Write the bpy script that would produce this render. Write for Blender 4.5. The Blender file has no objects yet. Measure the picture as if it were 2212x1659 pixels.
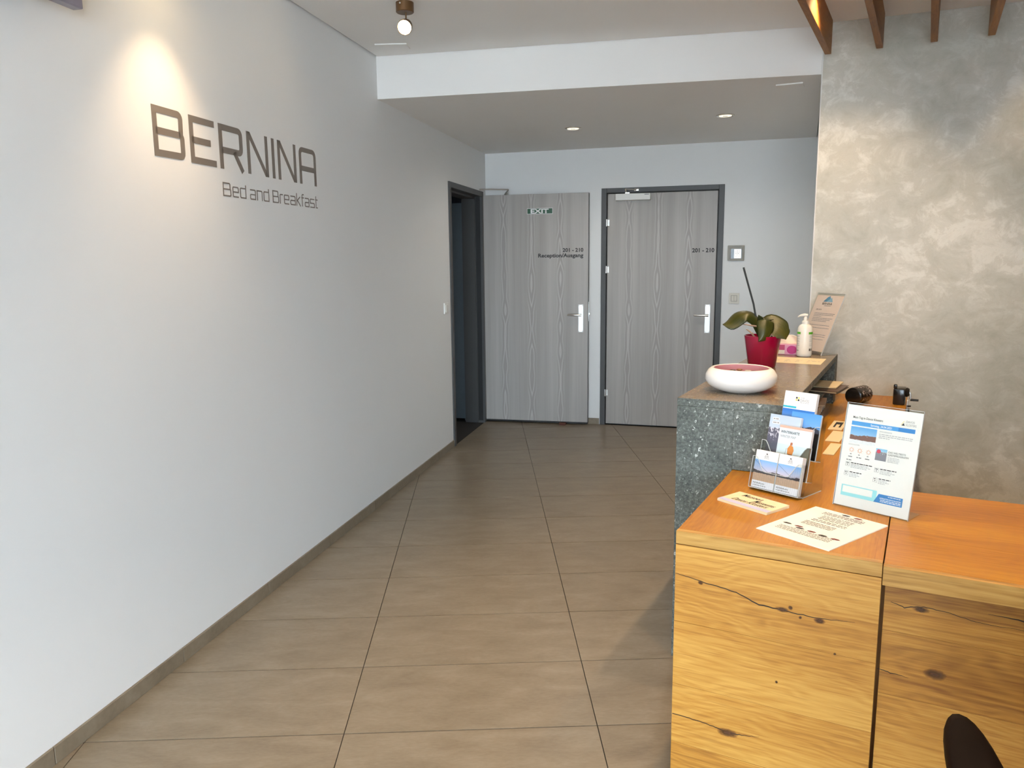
import bpy, bmesh, math, random
from mathutils import Vector, Matrix, Euler

# ---------------------------------------------------------------- camera, world, light
scn = bpy.context.scene
COL = scn.collection
cam_d = bpy.data.cameras.new('camera'); cam = bpy.data.objects.new('camera', cam_d); COL.objects.link(cam)
cam_d.sensor_width = 36.0; cam_d.lens = 36.0 * 1656.96 / 2212.0; cam_d.clip_start = 0.02
YAW, PITCH, ROLL, CAM_H = 0.0376236, 0.1596537, 0.0101833, 1.46326
fwd = Vector((math.sin(YAW) * math.cos(PITCH), math.cos(YAW) * math.cos(PITCH), -math.sin(PITCH)))
rgt = Vector((math.cos(YAW), -math.sin(YAW), 0)); dwn = fwd.cross(rgt)
r2 = math.cos(ROLL) * rgt + math.sin(ROLL) * dwn; d2 = -math.sin(ROLL) * rgt + math.cos(ROLL) * dwn
cam.matrix_world = Matrix(((r2.x, -d2.x, -fwd.x, 0), (r2.y, -d2.y, -fwd.y, 0), (r2.z, -d2.z, -fwd.z, CAM_H), (0, 0, 0, 1)))
scn.camera = cam

w = bpy.data.worlds.new('daylight'); scn.world = w; w.use_nodes = True
bg = w.node_tree.nodes['Background']
_tc = w.node_tree.nodes.new('ShaderNodeTexCoord'); _sp = w.node_tree.nodes.new('ShaderNodeSeparateXYZ'); _cr = w.node_tree.nodes.new('ShaderNodeValToRGB'); _mr = w.node_tree.nodes.new('ShaderNodeMapRange')
_mr.inputs['From Min'].default_value = -1.0
w.node_tree.links.new(_tc.outputs['Generated'], _sp.inputs[0]); w.node_tree.links.new(_sp.outputs[2], _mr.inputs[0]); w.node_tree.links.new(_mr.outputs[0], _cr.inputs[0]); w.node_tree.links.new(_cr.outputs[0], bg.inputs[0])
_e = _cr.color_ramp.elements; _e[0].position = 0.49; _e[0].color = (0.49, 0.555, 0.62, 1); _e[1].position = 0.51; _e[1].color = (0.72, 0.86, 1.0, 1)   # snowy ground, open sky
bg.inputs[1].default_value = 17.0

vs = scn.view_settings
vs.view_transform = 'Standard'; vs.look = 'None'; vs.gamma = 1.0; vs.use_curve_mapping = False; vs.exposure = 0.45
SPOT_W = 34.0          # watts of the recessed downlights over the desk
WARM = (1.0, 0.71, 0.42)

# ---------------------------------------------------------------- frames
def rot2(deg): return math.radians(deg)
LW_O, LW_R = Vector((-1.299, 2.105, 0)), rot2(90 - 15.195)      # left wall: x along the wall, y into the wall
BW_O, BW_R = Vector((0.04, 7.06, 0)), rot2(-18.5)               # back wall
PW_O, PW_R = Vector((1.762, 4.068, 0)), rot2(-23.3)             # plaster wall behind the desk
LF_O, LF_R = Vector((0.02, 6.93, 0)), rot2(-14.95)              # open door leaf
CO_O, CO_R = Vector((0.513, 1.961, 0)), rot2(-30.4)             # reception counter
def fr(o, r, x, y, z=0.0): return Vector((o.x + math.cos(r) * x - math.sin(r) * y, o.y + math.sin(r) * x + math.cos(r) * y, z))
def LW(x, y, z=0): return fr(LW_O, LW_R, x, y, z)
def BW(x, y, z=0): return fr(BW_O, BW_R, x, y, z)
def PW(x, y, z=0): return fr(PW_O, PW_R, x, y, z)
def CO(x, y, z=0): return fr(CO_O, CO_R, x, y, z)

# ---------------------------------------------------------------- mesh builder
class MB:
    def __init__(self): self.bm = bmesh.new()
    def box(self, x0, x1, y0, y1, z0, z1, bev=0.0, seg=2, rot=None, piv=None):
        r = bmesh.ops.create_cube(self.bm, size=1.0); vs_ = r['verts']
        for v in vs_:
            v.co = Vector(((x0 + x1) / 2 + v.co.x * (x1 - x0), (y0 + y1) / 2 + v.co.y * (y1 - y0), (z0 + z1) / 2 + v.co.z * (z1 - z0)))
        if rot is not None:
            bmesh.ops.rotate(self.bm, verts=vs_, cent=piv or Vector(((x0 + x1) / 2, (y0 + y1) / 2, (z0 + z1) / 2)), matrix=rot)
        if bev > 0:
            es = list({e for v in vs_ for e in v.link_edges})
            bmesh.ops.bevel(self.bm, geom=es, offset=bev, segments=seg, affect='EDGES', profile=0.5)
        return self
    def prism(self, poly, z0, z1, mp=None):
        mp = mp or (lambda u, v, h: (u, v, h))
        a = [self.bm.verts.new(mp(u, v, z0)) for u, v in poly]; b = [self.bm.verts.new(mp(u, v, z1)) for u, v in poly]
        n = len(poly)
        self.bm.faces.new(list(reversed(a))); self.bm.faces.new(b)
        for i in range(n): self.bm.faces.new((a[i], a[(i + 1) % n], b[(i + 1) % n], b[i]))
        return self
    def lathe(self, prof, seg=40, cx=0, cy=0, mat=None, sx=1.0, sy=1.0, caps=True):
        rings = []
        for r, z in prof:
            if r < 1e-6: rings.append([self.bm.verts.new((cx, cy, z))])
            else: rings.append([self.bm.verts.new((cx + sx * r * math.cos(2 * math.pi * i / seg), cy + sy * r * math.sin(2 * math.pi * i / seg), z)) for i in range(seg)])
        new = [v for g in rings for v in g]
        for a, b in zip(rings, rings[1:]):
            for i in range(seg):
                j = (i + 1) % seg
                if len(a) == 1 and len(b) == 1: continue
                if len(a) == 1: self.bm.faces.new((a[0], b[j], b[i]))
                elif len(b) == 1: self.bm.faces.new((a[i], a[j], b[0]))
                else: self.bm.faces.new((a[i], a[j], b[j], b[i]))
        if caps and len(rings[0]) > 1: self.bm.faces.new(list(reversed(rings[0])))
        if caps and len(rings[-1]) > 1: self.bm.faces.new(rings[-1])
        if mat is not None: bmesh.ops.transform(self.bm, matrix=mat, verts=new)
        return self
    def tube(self, pts, rad, seg=12, cap=True):
        pts = [Vector(p) for p in pts]
        rads = rad if isinstance(rad, (list, tuple)) else [rad] * len(pts)
        rings = []; prev = None
        for i, p in enumerate(pts):
            t = (pts[min(i + 1, len(pts) - 1)] - pts[max(i - 1, 0)]).normalized()
            if prev is None:
                up = Vector((0, 0, 1)) if abs(t.z) < 0.9 else Vector((1, 0, 0))
                prev = t.cross(up).normalized()
            prev = (prev - t * prev.dot(t)).normalized(); bn = t.cross(prev)
            rings.append([self.bm.verts.new(p + rads[i] * (math.cos(2 * math.pi * k / seg) * prev + math.sin(2 * math.pi * k / seg) * bn)) for k in range(seg)])
        for a, b in zip(rings, rings[1:]):
            for k in range(seg): self.bm.faces.new((a[k], a[(k + 1) % seg], b[(k + 1) % seg], b[k]))
        if cap: self.bm.faces.new(list(reversed(rings[0]))); self.bm.faces.new(rings[-1])
        return self
    def grid(self, f, nu, nv):
        g = [[self.bm.verts.new(f(i / nu, j / nv)) for j in range(nv + 1)] for i in range(nu + 1)]
        for i in range(nu):
            for j in range(nv): self.bm.faces.new((g[i][j], g[i + 1][j], g[i + 1][j + 1], g[i][j + 1]))
        return self
    def quad_uv(self, pts):
        uvl = self.bm.loops.layers.uv.verify()
        f = self.bm.faces.new([self.bm.verts.new(p) for p in pts])
        for l, uv in zip(f.loops, ((0, 0), (1, 0), (1, 1), (0, 1))): l[uvl].uv = uv
        return self
    def build(self, name, mat, parent=None, smooth=False, ang=35, solid=0.0):
        bmesh.ops.recalc_face_normals(self.bm, faces=self.bm.faces) if not getattr(self, 'keep', False) else None
        me = bpy.data.meshes.new(name); self.bm.to_mesh(me); self.bm.free()
        if smooth:
            me.shade_smooth(); me.set_sharp_from_angle(angle=math.radians(ang))
        if mat is not None: me.materials.append(mat)
        o = bpy.data.objects.new(name, me); COL.objects.link(o)
        if solid: 
            md = o.modifiers.new('thickness', 'SOLIDIFY'); md.thickness = solid; md.offset = 0
        if parent is not None: o.parent = parent
        return o

def tag(o, label, cat, group=None):
    o['label'] = label; o['category'] = cat
    if group: o['group'] = group
    return o
def thing(name, label, cat, loc=(0, 0, 0), rotz=0.0, group=None):
    o = bpy.data.objects.new(name, None); COL.objects.link(o); o.empty_display_size = 0.05
    o.location = loc; o.rotation_euler = (0, 0, rotz)
    return tag(o, label, cat, group)
def struct(o, label=None):
    o['kind'] = 'structure'
    if label: o['label'] = label
    return o
def sroot(name, loc, rotz, label=None):
    o = bpy.data.objects.new(name, None); COL.objects.link(o); o.location = loc; o.rotation_euler = (0, 0, rotz)
    return struct(o, label)
def place(o, loc, rotz): o.location = loc; o.rotation_euler = (0, 0, rotz); return o
def copy_tree(o, parent=None):
    c = o.copy(); COL.objects.link(c); c.parent = parent
    for ch in list(o.children): copy_tree(ch, c)
    return c

# ---------------------------------------------------------------- materials
class NT:
    def __init__(self, name):
        self.m = bpy.data.materials.new(name); self.m.use_nodes = True; self.t = self.m.node_tree
        self.b = self.t.nodes['Principled BSDF']
    def n(self, typ, **kw):
        nd = self.t.nodes.new('ShaderNode' + typ)
        for k, v in kw.items(): setattr(nd, k, v)
        return nd
    def put(self, sock, v):
        if isinstance(v, bpy.types.NodeSocket): self.t.links.new(v, sock)
        elif isinstance(v, (tuple, list)) and len(v) == 3 and sock.type == 'RGBA': sock.default_value = (*v, 1)
        else: sock.default_value = v
    def math(self, op, a, b=0.0, c=0.0, clamp=False):
        nd = self.n('Math', operation=op, use_clamp=clamp)
        for i, v in enumerate((a, b, c)): self.put(nd.inputs[i], v)
        return nd.outputs[0]
    def mix(self, f, a, b, typ='MIX'):
        nd = self.n('Mix', data_type='RGBA', blend_type=typ); self.put(nd.inputs[0], f); self.put(nd.inputs[6], a); self.put(nd.inputs[7], b)
        return nd.outputs[2]
    def coord(self, kind='Object'): return self.n('TexCoord').outputs[kind]
    def mapping(self, v, scale=(1, 1, 1), loc=(0, 0, 0), rot=(0, 0, 0)):
        nd = self.n('Mapping'); self.put(nd.inputs[0], v); nd.inputs['Scale'].default_value = scale; nd.inputs['Location'].default_value = loc; nd.inputs['Rotation'].default_value = rot
        return nd.outputs[0]
    def noise(self, v, scale, detail=3, rough=0.5, dist=0.0):
        nd = self.n('TexNoise'); self.put(nd.inputs['Vector'], v); nd.inputs['Scale'].default_value = scale; nd.inputs['Detail'].default_value = detail
        nd.inputs['Roughness'].default_value = rough; nd.inputs['Distortion'].default_value = dist
        return nd.outputs[0]
    def ramp(self, f, stops, interp='LINEAR'):
        nd = self.n('ValToRGB'); self.put(nd.inputs[0], f); cr = nd.color_ramp; cr.interpolation = interp
        while len(cr.elements) < len(stops): cr.elements.new(0.5)
        for e, (p, c) in zip(cr.elements, stops):
            e.position = p; e.color = (*c, 1) if len(c) == 3 else c
        return nd.outputs[0]
    def bump(self, h, strength=0.2, dist=0.01):
        nd = self.n('Bump'); nd.inputs['Strength'].default_value = strength; nd.inputs['Distance'].default_value = dist
        self.put(nd.inputs['Height'], h); self.t.links.new(nd.outputs[0], self.b.inputs['Normal'])
    def fin(self, col=None, rough=None, metal=None, spec=None):
        if col is not None: self.put(self.b.inputs['Base Color'], col)
        if rough is not None: self.put(self.b.inputs['Roughness'], rough)
        if metal is not None: self.b.inputs['Metallic'].default_value = metal
        if spec is not None: self.b.inputs['Specular IOR Level'].default_value = spec
        return self.m
def plain(name, col, rough=0.5, metal=0.0, spec=None, var=0.06, scale=30):
    t = NT(name); f = t.noise(t.coord(), scale, 2)
    lo = tuple(c * (1 - var) for c in col); hi = tuple(min(1, c * (1 + var)) for c in col)
    return t.fin(t.mix(f, lo, hi), rough, metal, spec)
def emis(name, col, strength):
    t = NT(name); t.fin((0, 0, 0), 0.5); t.b.inputs['Emission Color'].default_value = (*col, 1); t.b.inputs['Emission Strength'].default_value = strength
    return t.m
def acrylic(name, tint=(0.95, 0.97, 0.97)):
    t = NT(name); tr = t.n('BsdfTransparent'); tr.inputs[0].default_value = (*tint, 1)
    gl = t.n('BsdfGlossy'); gl.inputs['Roughness'].default_value = 0.04
    fr_ = t.n('Fresnel'); fr_.inputs[0].default_value = 1.49
    bf = t.n('NewGeometry').outputs['Backfacing']; fac = t.math('MULTIPLY', fr_.outputs[0], t.math('SUBTRACT', 1.0, bf))
    mx = t.n('MixShader'); t.t.links.new(fac, mx.inputs[0]); t.t.links.new(tr.outputs[0], mx.inputs[1]); t.t.links.new(gl.outputs[0], mx.inputs[2])
    t.t.links.new(mx.outputs[0], t.t.nodes['Material Output'].inputs[0])
    return t.m

def wall_paint(name, col):
    t = NT(name); c = t.coord(); f = t.noise(c, 3.0, 4); g = t.noise(c, 260, 2)
    t.bump(g, 0.05, 0.002)
    return t.fin(t.mix(f, tuple(x * 0.97 for x in col), col), 0.55, spec=0.35)
M_WHITE = wall_paint('white wall paint', (0.80, 0.80, 0.79))
M_CEIL = wall_paint('ceiling paint', (0.84, 0.82, 0.79))

def plaster():
    t = NT('trowelled plaster'); c = t.coord()
    a = t.noise(t.mapping(c, (1, 1, 1.1)), 1.6, 6, 0.6, 0.6); b = t.noise(t.mapping(c, (1, 1, 1.25), rot=(0, 0.6, 0)), 7.5, 9, 0.72, 0.5); d = t.noise(c, 40, 3)
    f = t.math('ADD', t.math('MULTIPLY', a, 0.55), t.math('MULTIPLY', b, 0.45))
    col = t.ramp(f, [(0.30, (0.35, 0.335, 0.27)), (0.44, (0.47, 0.46, 0.395)), (0.53, (0.56, 0.55, 0.49)), (0.60, (0.70, 0.69, 0.635)), (0.72, (0.56, 0.535, 0.475))])
    vein = t.ramp(t.math('ABSOLUTE', t.math('SUBTRACT', b, 0.5)), [(0.0, (1, 1, 1)), (0.018, (0, 0, 0))])
    col = t.mix(t.math('MULTIPLY', vein, 0.25), col, (0.42, 0.38, 0.32))
    t.bump(t.math('ADD', b, t.math('MULTIPLY', d, 0.2)), 0.12, 0.01)
    return t.fin(col, t.math('ADD', 0.34, t.math('MULTIPLY', b, 0.25)), spec=0.4)
M_PLASTER = plaster()

def tile_mat(name, dark=1.0):
    t = NT(name); c = t.coord(); r = t.n('ObjectInfo').outputs['Random']
    off = t.n('CombineXYZ'); t.put(off.inputs[0], t.math('MULTIPLY', r, 37.0)); t.put(off.inputs[1], t.math('MULTIPLY', r, 19.0))
    va = t.n('VectorMath', operation='ADD'); t.put(va.inputs[0], c); t.put(va.inputs[1], off.outputs[0])
    a = t.noise(t.mapping(va.outputs[0], (1, 2.6, 1)), 5.0, 6, 0.62, 0.5); b = t.noise(t.mapping(va.outputs[0], (1, 3, 1)), 45, 3, 0.6)
    f = t.math('ADD', t.math('MULTIPLY', a, 0.7), t.math('MULTIPLY', b, 0.3))
    f = t.math('ADD', f, t.math('MULTIPLY', t.math('SUBTRACT', r, 0.5), 0.05))
    col = t.ramp(f, [(0.30, tuple(dark * x for x in (0.19, 0.147, 0.098))), (0.50, tuple(dark * x for x in (0.25, 0.20, 0.14))), (0.70, tuple(dark * x for x in (0.31, 0.256, 0.19)))])
    t.bump(b, 0.04, 0.002)
    return t.fin(col, t.math('ADD', 0.27, t.math('MULTIPLY', a, 0.14)), spec=0.45)
M_TILE = tile_mat('porcelain floor tile'); M_BASE = tile_mat('tile baseboard', 0.9)
M_GROUT = plain('dark grout', (0.03, 0.028, 0.026), 0.9)

def oak(name, pal, rough=0.42, gs=1.0, band=0.0):
    t = NT(name); c = t.coord(); r = t.n('ObjectInfo').outputs['Random']
    off = t.n('CombineXYZ')
    for i, k in enumerate((23.0, 11.0, 7.0)): t.put(off.inputs[i], t.math('MULTIPLY', r, k))
    va = t.n('VectorMath', operation='ADD'); t.put(va.inputs[0], c); t.put(va.inputs[1], off.outputs[0]); v = va.outputs[0]
    warp = t.noise(t.mapping(v, (1.6, 4.5, 4.5)), 1.6 * gs, 3, 0.5, 0.4)
    sx = t.n('SeparateXYZ'); t.put(sx.inputs[0], t.mapping(v, (1, 1, 1)))
    cross = t.math('ADD', sx.outputs[1], sx.outputs[2])
    ring = t.math('SINE', t.math('ADD', t.math('MULTIPLY', cross, 260.0 * gs), t.math('MULTIPLY', warp, 60.0)))
    fine = t.noise(t.mapping(v, (3.0, 90, 90)), 2.2 * gs, 4, 0.6)
    pores = t.ramp(t.noise(t.mapping(v, (5.0, 190, 190)), 1.5 * gs, 2, 0.5), [(0.60, (0, 0, 0)), (0.70, (1, 1, 1))])
    broad = t.noise(t.mapping(v, (0.8, 5, 5)), 1.3, 3)
    f = t.math('ADD', t.math('ADD', t.math('MULTIPLY', ring, 0.035), t.math('MULTIPLY', fine, 0.42)), t.math('MULTIPLY', broad, 0.5))
    f = t.math('ADD', f, t.math('MULTIPLY', t.math('SUBTRACT', r, 0.5), 0.10))
    col = t.ramp(f, [(0.28, pal[0]), (0.45, pal[1]), (0.62, pal[2])])
    col = t.mix(t.math('MULTIPLY', pores, 0.35), col, pal[0])
    t.bump(t.math('ADD', fine, t.math('MULTIPLY', ring, 0.1)), 0.10, 0.002)
    return t.fin(col, rough, spec=0.4)
M_OAK = oak('knotty oak', ((0.24, 0.092, 0.014), (0.45, 0.205, 0.033), (0.59, 0.315, 0.068)))
M_OAKTOP = oak('oiled oak worktop', ((0.29, 0.100, 0.004), (0.41, 0.164, 0.007), (0.49, 0.220, 0.012)), 0.38)
M_OAKEDGE = oak('oak edge', ((0.21, 0.095, 0.018), (0.43, 0.225, 0.050), (0.58, 0.34, 0.095)), 0.45, 0.7)
M_SLAT = oak('oak ceiling slat', ((0.15, 0.055, 0.010), (0.26, 0.105, 0.020), (0.36, 0.165, 0.035)), 0.5)
M_CRACK = plain('dark crack filler', (0.02, 0.010, 0.006), 0.7)
def knot_mat():
    t = NT('dark knot'); g_ = t.coord('Generated'); sx = t.n('SeparateXYZ'); t.put(sx.inputs[0], g_)
    dx = t.math('SUBTRACT', sx.outputs[0], 0.5); dz = t.math('SUBTRACT', sx.outputs[2], 0.5)
    d = t.math('MULTIPLY', t.math('SQRT', t.math('ADD', t.math('MULTIPLY', dx, dx), t.math('MULTIPLY', dz, dz))), 2.0)
    d = t.math('ADD', d, t.math('MULTIPLY', t.math('SUBTRACT', t.noise(t.coord(), 90, 3), 0.5), 0.5))
    t.fin(t.ramp(d, [(0.1, (0.05, 0.018, 0.006)), (0.35, (0.13, 0.05, 0.014)), (0.9, (0.26, 0.11, 0.025))]), 0.5)
    t.put(t.b.inputs['Alpha'], t.ramp(d, [(0.15, (0.95,) * 3), (0.95, (0, 0, 0))]))
    return t.m
M_KNOT = knot_mat()

def door_mat():
    t = NT('grey limed wood veneer'); c = t.coord(); sx = t.n('SeparateXYZ'); t.put(sx.inputs[0], c); X, Z = sx.outputs[0], sx.outputs[2]
    fine = t.noise(t.mapping(c, (130, 1, 2.0)), 1.0, 3, 0.6); mid = t.noise(t.mapping(c, (14, 1, 0.35)), 1.0, 3)
    f = t.math('ADD', t.math('MULTIPLY', fine, 0.30), t.math('MULTIPLY', mid, 0.70))
    col = t.ramp(f, [(0.30, (0.33, 0.305, 0.28)), (0.50, (0.39, 0.365, 0.34)), (0.70, (0.45, 0.425, 0.40))])
    for i, (xc, wd) in enumerate(((0.185, 0.042), (0.43, 0.046), (0.69, 0.040))):
        v = t.n('CombineXYZ'); v.inputs[0].default_value = 3.7 * i; t.put(v.inputs[1], Z)
        nz = t.noise(v.outputs[0], 2.1, 1.5, 0.5)
        sway = t.noise(t.mapping(v.outputs[0], (1, 1, 1), (9, 0, 0)), 1.4, 1)
        dx = t.math('SUBTRACT', t.math('SUBTRACT', X, xc), t.math('MULTIPLY', t.math('SUBTRACT', sway, 0.5), 0.03))
        ad = t.math('SQRT', t.math('ADD', t.math('MULTIPLY', dx, dx), 0.000008))
        ph = t.math('ADD', t.math('MULTIPLY', ad, 75.0), t.math('MULTIPLY', nz, 13.0))
        s = t.math('SINE', t.math('MULTIPLY', ph, 3.4))
        line = t.ramp(s, [(0.0, (0, 0, 0)), (0.35, (0.25,) * 3), (0.9, (1, 1, 1))])
        env = t.ramp(t.math('DIVIDE', ad, wd), [(0.35, (1, 1, 1)), (1.0, (0, 0, 0))])
        k = t.math('MULTIPLY', env, 0.7)
        target = t.mix(line, (0.33, 0.305, 0.285), (0.52, 0.50, 0.475))
        col = t.mix(k, col, target)
    t.bump(fine, 0.06, 0.002)
    return t.fin(col, 0.42, spec=0.4)
M_DOOR = door_mat()
M_FRAME = plain('dark grey steel frame', (0.060, 0.060, 0.060), 0.45, var=0.03)
M_DOOREDGE = plain('door edge grey', (0.10, 0.105, 0.11), 0.5)
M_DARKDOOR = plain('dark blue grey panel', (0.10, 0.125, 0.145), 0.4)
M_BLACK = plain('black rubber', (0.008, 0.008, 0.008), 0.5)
M_STEEL = plain('brushed steel', (0.62, 0.61, 0.58), 0.28, 1.0, var=0.05)
M_SATIN = plain('satin aluminium plate', (0.72, 0.71, 0.68), 0.38, 0.6, var=0.03)
M_WPLAST = plain('white plastic', (0.78, 0.77, 0.73), 0.35, var=0.02)
M_IVORY = plain('ivory plastic', (0.66, 0.62, 0.54), 0.4, var=0.02)
M_BRONZE = plain('bronze lacquer', (0.16, 0.085, 0.035), 0.35, 0.5)

def stone(name, tan=False):
    t = NT(name); c = t.coord(); sc = (1, 1, 1)
    a = t.noise(c, 9, 5, 0.7, 0.5); b = t.noise(t.mapping(c, (1, 1, 1)), 95, 4, 0.75)
    f = t.math('ADD', t.math('MULTIPLY', a, 0.35), t.math('MULTIPLY', b, 0.65))
    if tan: col = t.ramp(f, [(0.36, (0.12, 0.085, 0.05)), (0.52, (0.215, 0.16, 0.098)), (0.66, (0.33, 0.26, 0.17))])
    else: col = t.ramp(f, [(0.36, (0.045, 0.055, 0.051)), (0.50, (0.102, 0.120, 0.112)), (0.66, (0.23, 0.26, 0.245))])
    vz = t.mapping(c, (1, 1, 0.8), rot=(0.3, 0.5, 0.2)) if not tan else t.mapping(c, (0.35, 1.6, 1))
    for scale, thr, amt in ((36, 0.21, 0.85), (85, 0.28, 0.65), (14, 0.115, 0.9)):
        vo = t.n('TexVoronoi'); t.put(vo.inputs['Vector'], t.mix(0.06, vz, t.noise(c, 60, 2))); vo.inputs['Scale'].default_value = scale
        rnd = t.n('SeparateColor'); t.put(rnd.inputs[0], vo.outputs['Color'])
        fl = t.math('LESS_THAN', vo.outputs['Distance'], t.math('MULTIPLY', t.math('SUBTRACT', rnd.outputs[0], 0.55, clamp=True), thr * 2.4))
        col = t.mix(t.math('MULTIPLY', fl, amt * (0.7 if tan else 1)), col, (0.55, 0.50, 0.40) if tan else (0.56, 0.60, 0.58))
    t.bump(b, 0.05 if tan else 0.5, 0.003)
    return t.fin(col, 0.22 if tan else 0.7, spec=0.5)
M_STONE = stone('bush hammered green stone'); M_STONETOP = stone('honed lamp-tinted stone top', True)  # top: honed finish, its tan colour paints in the warm lamp light

def photo(name, hi, lo, rock, snow, ridge=0.5, amp=0.5, fx=3.0, seed=0.0, snowt=0.5, ground=None, gh=0.2):
    t = NT(name); uv = t.coord('UV'); s = t.n('SeparateXYZ'); t.put(s.inputs[0], uv); U, V = s.outputs[0], s.outputs[1]
    cv = t.n('CombineXYZ'); t.put(cv.inputs[0], U); cv.inputs[1].default_value = seed
    rd = t.math('ADD', ridge, t.math('MULTIPLY', t.math('SUBTRACT', t.noise(cv.outputs[0], fx, 4, 0.55), 0.5), amp))
    sky = t.mix(V, lo, hi)
    tex = t.noise(t.mapping(uv, (6, 9, 1), (seed, 0, 0)), 1.5, 6, 0.7, 0.8)
    mt = t.mix(t.math('GREATER_THAN', t.math('ADD', tex, t.math('MULTIPLY', t.math('SUBTRACT', V, rd), 0.5)), snowt), rock, snow)
    col = t.mix(t.math('LESS_THAN', V, rd), sky, mt)
    if ground is not None:
        g = t.mix(t.noise(uv, 9, 4), tuple(x * 0.7 for x in ground), ground); col = t.mix(t.math('LESS_THAN', V, t.math('ADD', gh, t.math('MULTIPLY', tex, 0.12))), col, g)
    return t.fin(col, 0.3)

# ---------------------------------------------------------------- the shell
H, SOF = 2.635, 2.40
S0, SC = -6.0, 5.133
# floor: screed + tiles
FX0, FY0, TW, TD = -0.4558, 2.2245, 0.8, 0.4007
room = [LW(S0, 0), LW(SC, 0), BW(2.772, 0), PW_O, PW(3.2, 0), Vector((4.70, -3.69, 0))]
def clip(poly, p, n):
    out = []
    for i in range(len(poly)):
        a, b = poly[i], poly[(i + 1) % len(poly)]; da = (a[0] - p.x) * n.x + (a[1] - p.y) * n.y; db = (b[0] - p.x) * n.x + (b[1] - p.y) * n.y
        if da >= 0: out.append(a)
        if (da >= 0) != (db >= 0):
            k = da / (da - db); out.append((a[0] + (b[0] - a[0]) * k, a[1] + (b[1] - a[1]) * k))
    return out
nLW = Vector((math.cos(rot2(15.195)), -math.sin(rot2(15.195)), 0)); nBW = Vector((-math.sin(rot2(18.5)), -math.cos(rot2(18.5)), 0))
floor = struct(MB().prism([(-3.2, -3.8), (4.9, -3.8), (4.9, 3.2), (3.1, 6.4), (0.0, 7.2), (-0.4, 7.2)], -0.12, -0.0035).build('floor', M_GROUT), 'floor of large beige porcelain tiles')
G = 0.0016
cache = {}
for i in range(-4, 6):
    for j in range(-14, 13):
        x0, y0 = FX0 + i * TW, FY0 + j * TD
        if y0 + TD < -3.69 or x0 > 4.70: continue
        poly = [(x0 + G, y0 + 0.0022), (x0 + TW - G, y0 + 0.0022), (x0 + TW - G, y0 + TD - 0.0022), (x0 + G, y0 + TD - 0.0022)]
        c0 = list(poly)
        for p, n in ((LW_O, nLW), (BW_O, nBW), (Vector((0, -3.69, 0)), Vector((0, 1, 0))), (Vector((4.7, 0, 0)), Vector((-1, 0, 0)))): poly = clip(poly, p, n) if poly else poly
        if len(poly) < 3: continue
        cx, cy = x0 + TW / 2, y0 + TD / 2
        if (cx - PW_O.x) * 0.394 + (cy - PW_O.y) * 0.919 > 0.25 and cx > PW_O.x + 0.55 + (cy - PW_O.y) * 0.43: continue
        whole = all(abs(a[0] - b[0]) < 1e-9 and abs(a[1] - b[1]) < 1e-9 for a, b in zip(poly, c0)) and len(poly) == 4
        if whole and 't' in cache:
            o = bpy.data.objects.new('tile', cache['t']); COL.objects.link(o)
        else:
            o = MB().prism([(a - cx, b - cy) for a, b in poly], -0.0035, 0.0).build('tile', M_TILE)
            if whole: cache['t'] = o.data
        o.location = (cx, cy, 0); o.parent = floor

# left wall with the door opening
DO0, DO1, DZ = 4.055, 4.975, 2.03
lw = MB().box(S0, DO0, 0.0, 0.16, -0.1, 2.75).box(DO1, SC + 0.02, 0.0, 0.16, -0.1, 2.75).box(DO0, DO1, 0.0, 0.16, DZ, 2.75).build('wall_left', M_WHITE)
struct(place(lw, LW_O, LW_R), 'long white wall carrying the grey lettering')
# back wall with the opening of the second door
BO0, BO1 = 1.092, 2.040
bw = MB().box(-0.15, BO0, 0, 0.2, -0.1, 2.75).box(BO1, 2.9, 0, 0.2, -0.1, 2.75).box(BO0, BO1, 0, 0.2, DZ, 2.75).build('wall_back', M_WHITE)
struct(place(bw, BW_O, BW_R), 'white end wall with the closed door')
pw = MB().box(0, 3.2, 0, 0.14, -0.1, 2.75).build('wall_right', M_PLASTER); struct(place(pw, PW_O, PW_R), 'mottled beige trowelled plaster wall behind the desk')
rw_ = MB().box(-0.005, 0.12, 0.004, 2.36, -0.1, 2.75, 0.003).build('wall_corridor', M_WHITE); struct(place(rw_, PW_O, PW_R), 'white return wall behind the plaster wall')
sw = MB().box(4.70, 4.86, -3.85, 3.2, -0.1, 2.75).build('wall_side', M_WHITE); struct(sw)
pt = MB().box(0.75, 4.70, -0.75, -0.60, -0.1, 2.75).build('wall_daylight_block', M_WHITE); struct(pt)  # unseen wall added behind the camera to keep daylight off the plaster
# ceilings
ce = MB()
g = 0.011
ce.prism([tuple(LW(S0, -g))[:2], tuple(LW(2.695, -g))[:2], (1.78, 4.108), tuple(PW(0.0, -0.003))[:2], tuple(PW(3.2, -0.003))[:2], (4.70, -3.69)], H, H + 0.07)
ce.prism([(-3.4, -4.0), (5.0, -4.0), (5.0, 3.4), (3.1, 6.8), (0.3, 7.6), (-0.9, 7.6)], 2.73, 2.80)  # unseen cover slab, added to block light above the ceiling
struct(ce.build('ceiling', M_CEIL), 'pale main ceiling')
so = MB().prism([tuple(LW(2.702, 0.01))[:2], tuple(LW(SC, 0.01))[:2], tuple(BW(2.76, 0.01))[:2], (1.787, 4.112)], SOF, 2.72).build('ceiling_lower', M_CEIL)
struct(so, 'lowered ceiling with a white front face over the doors')
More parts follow.
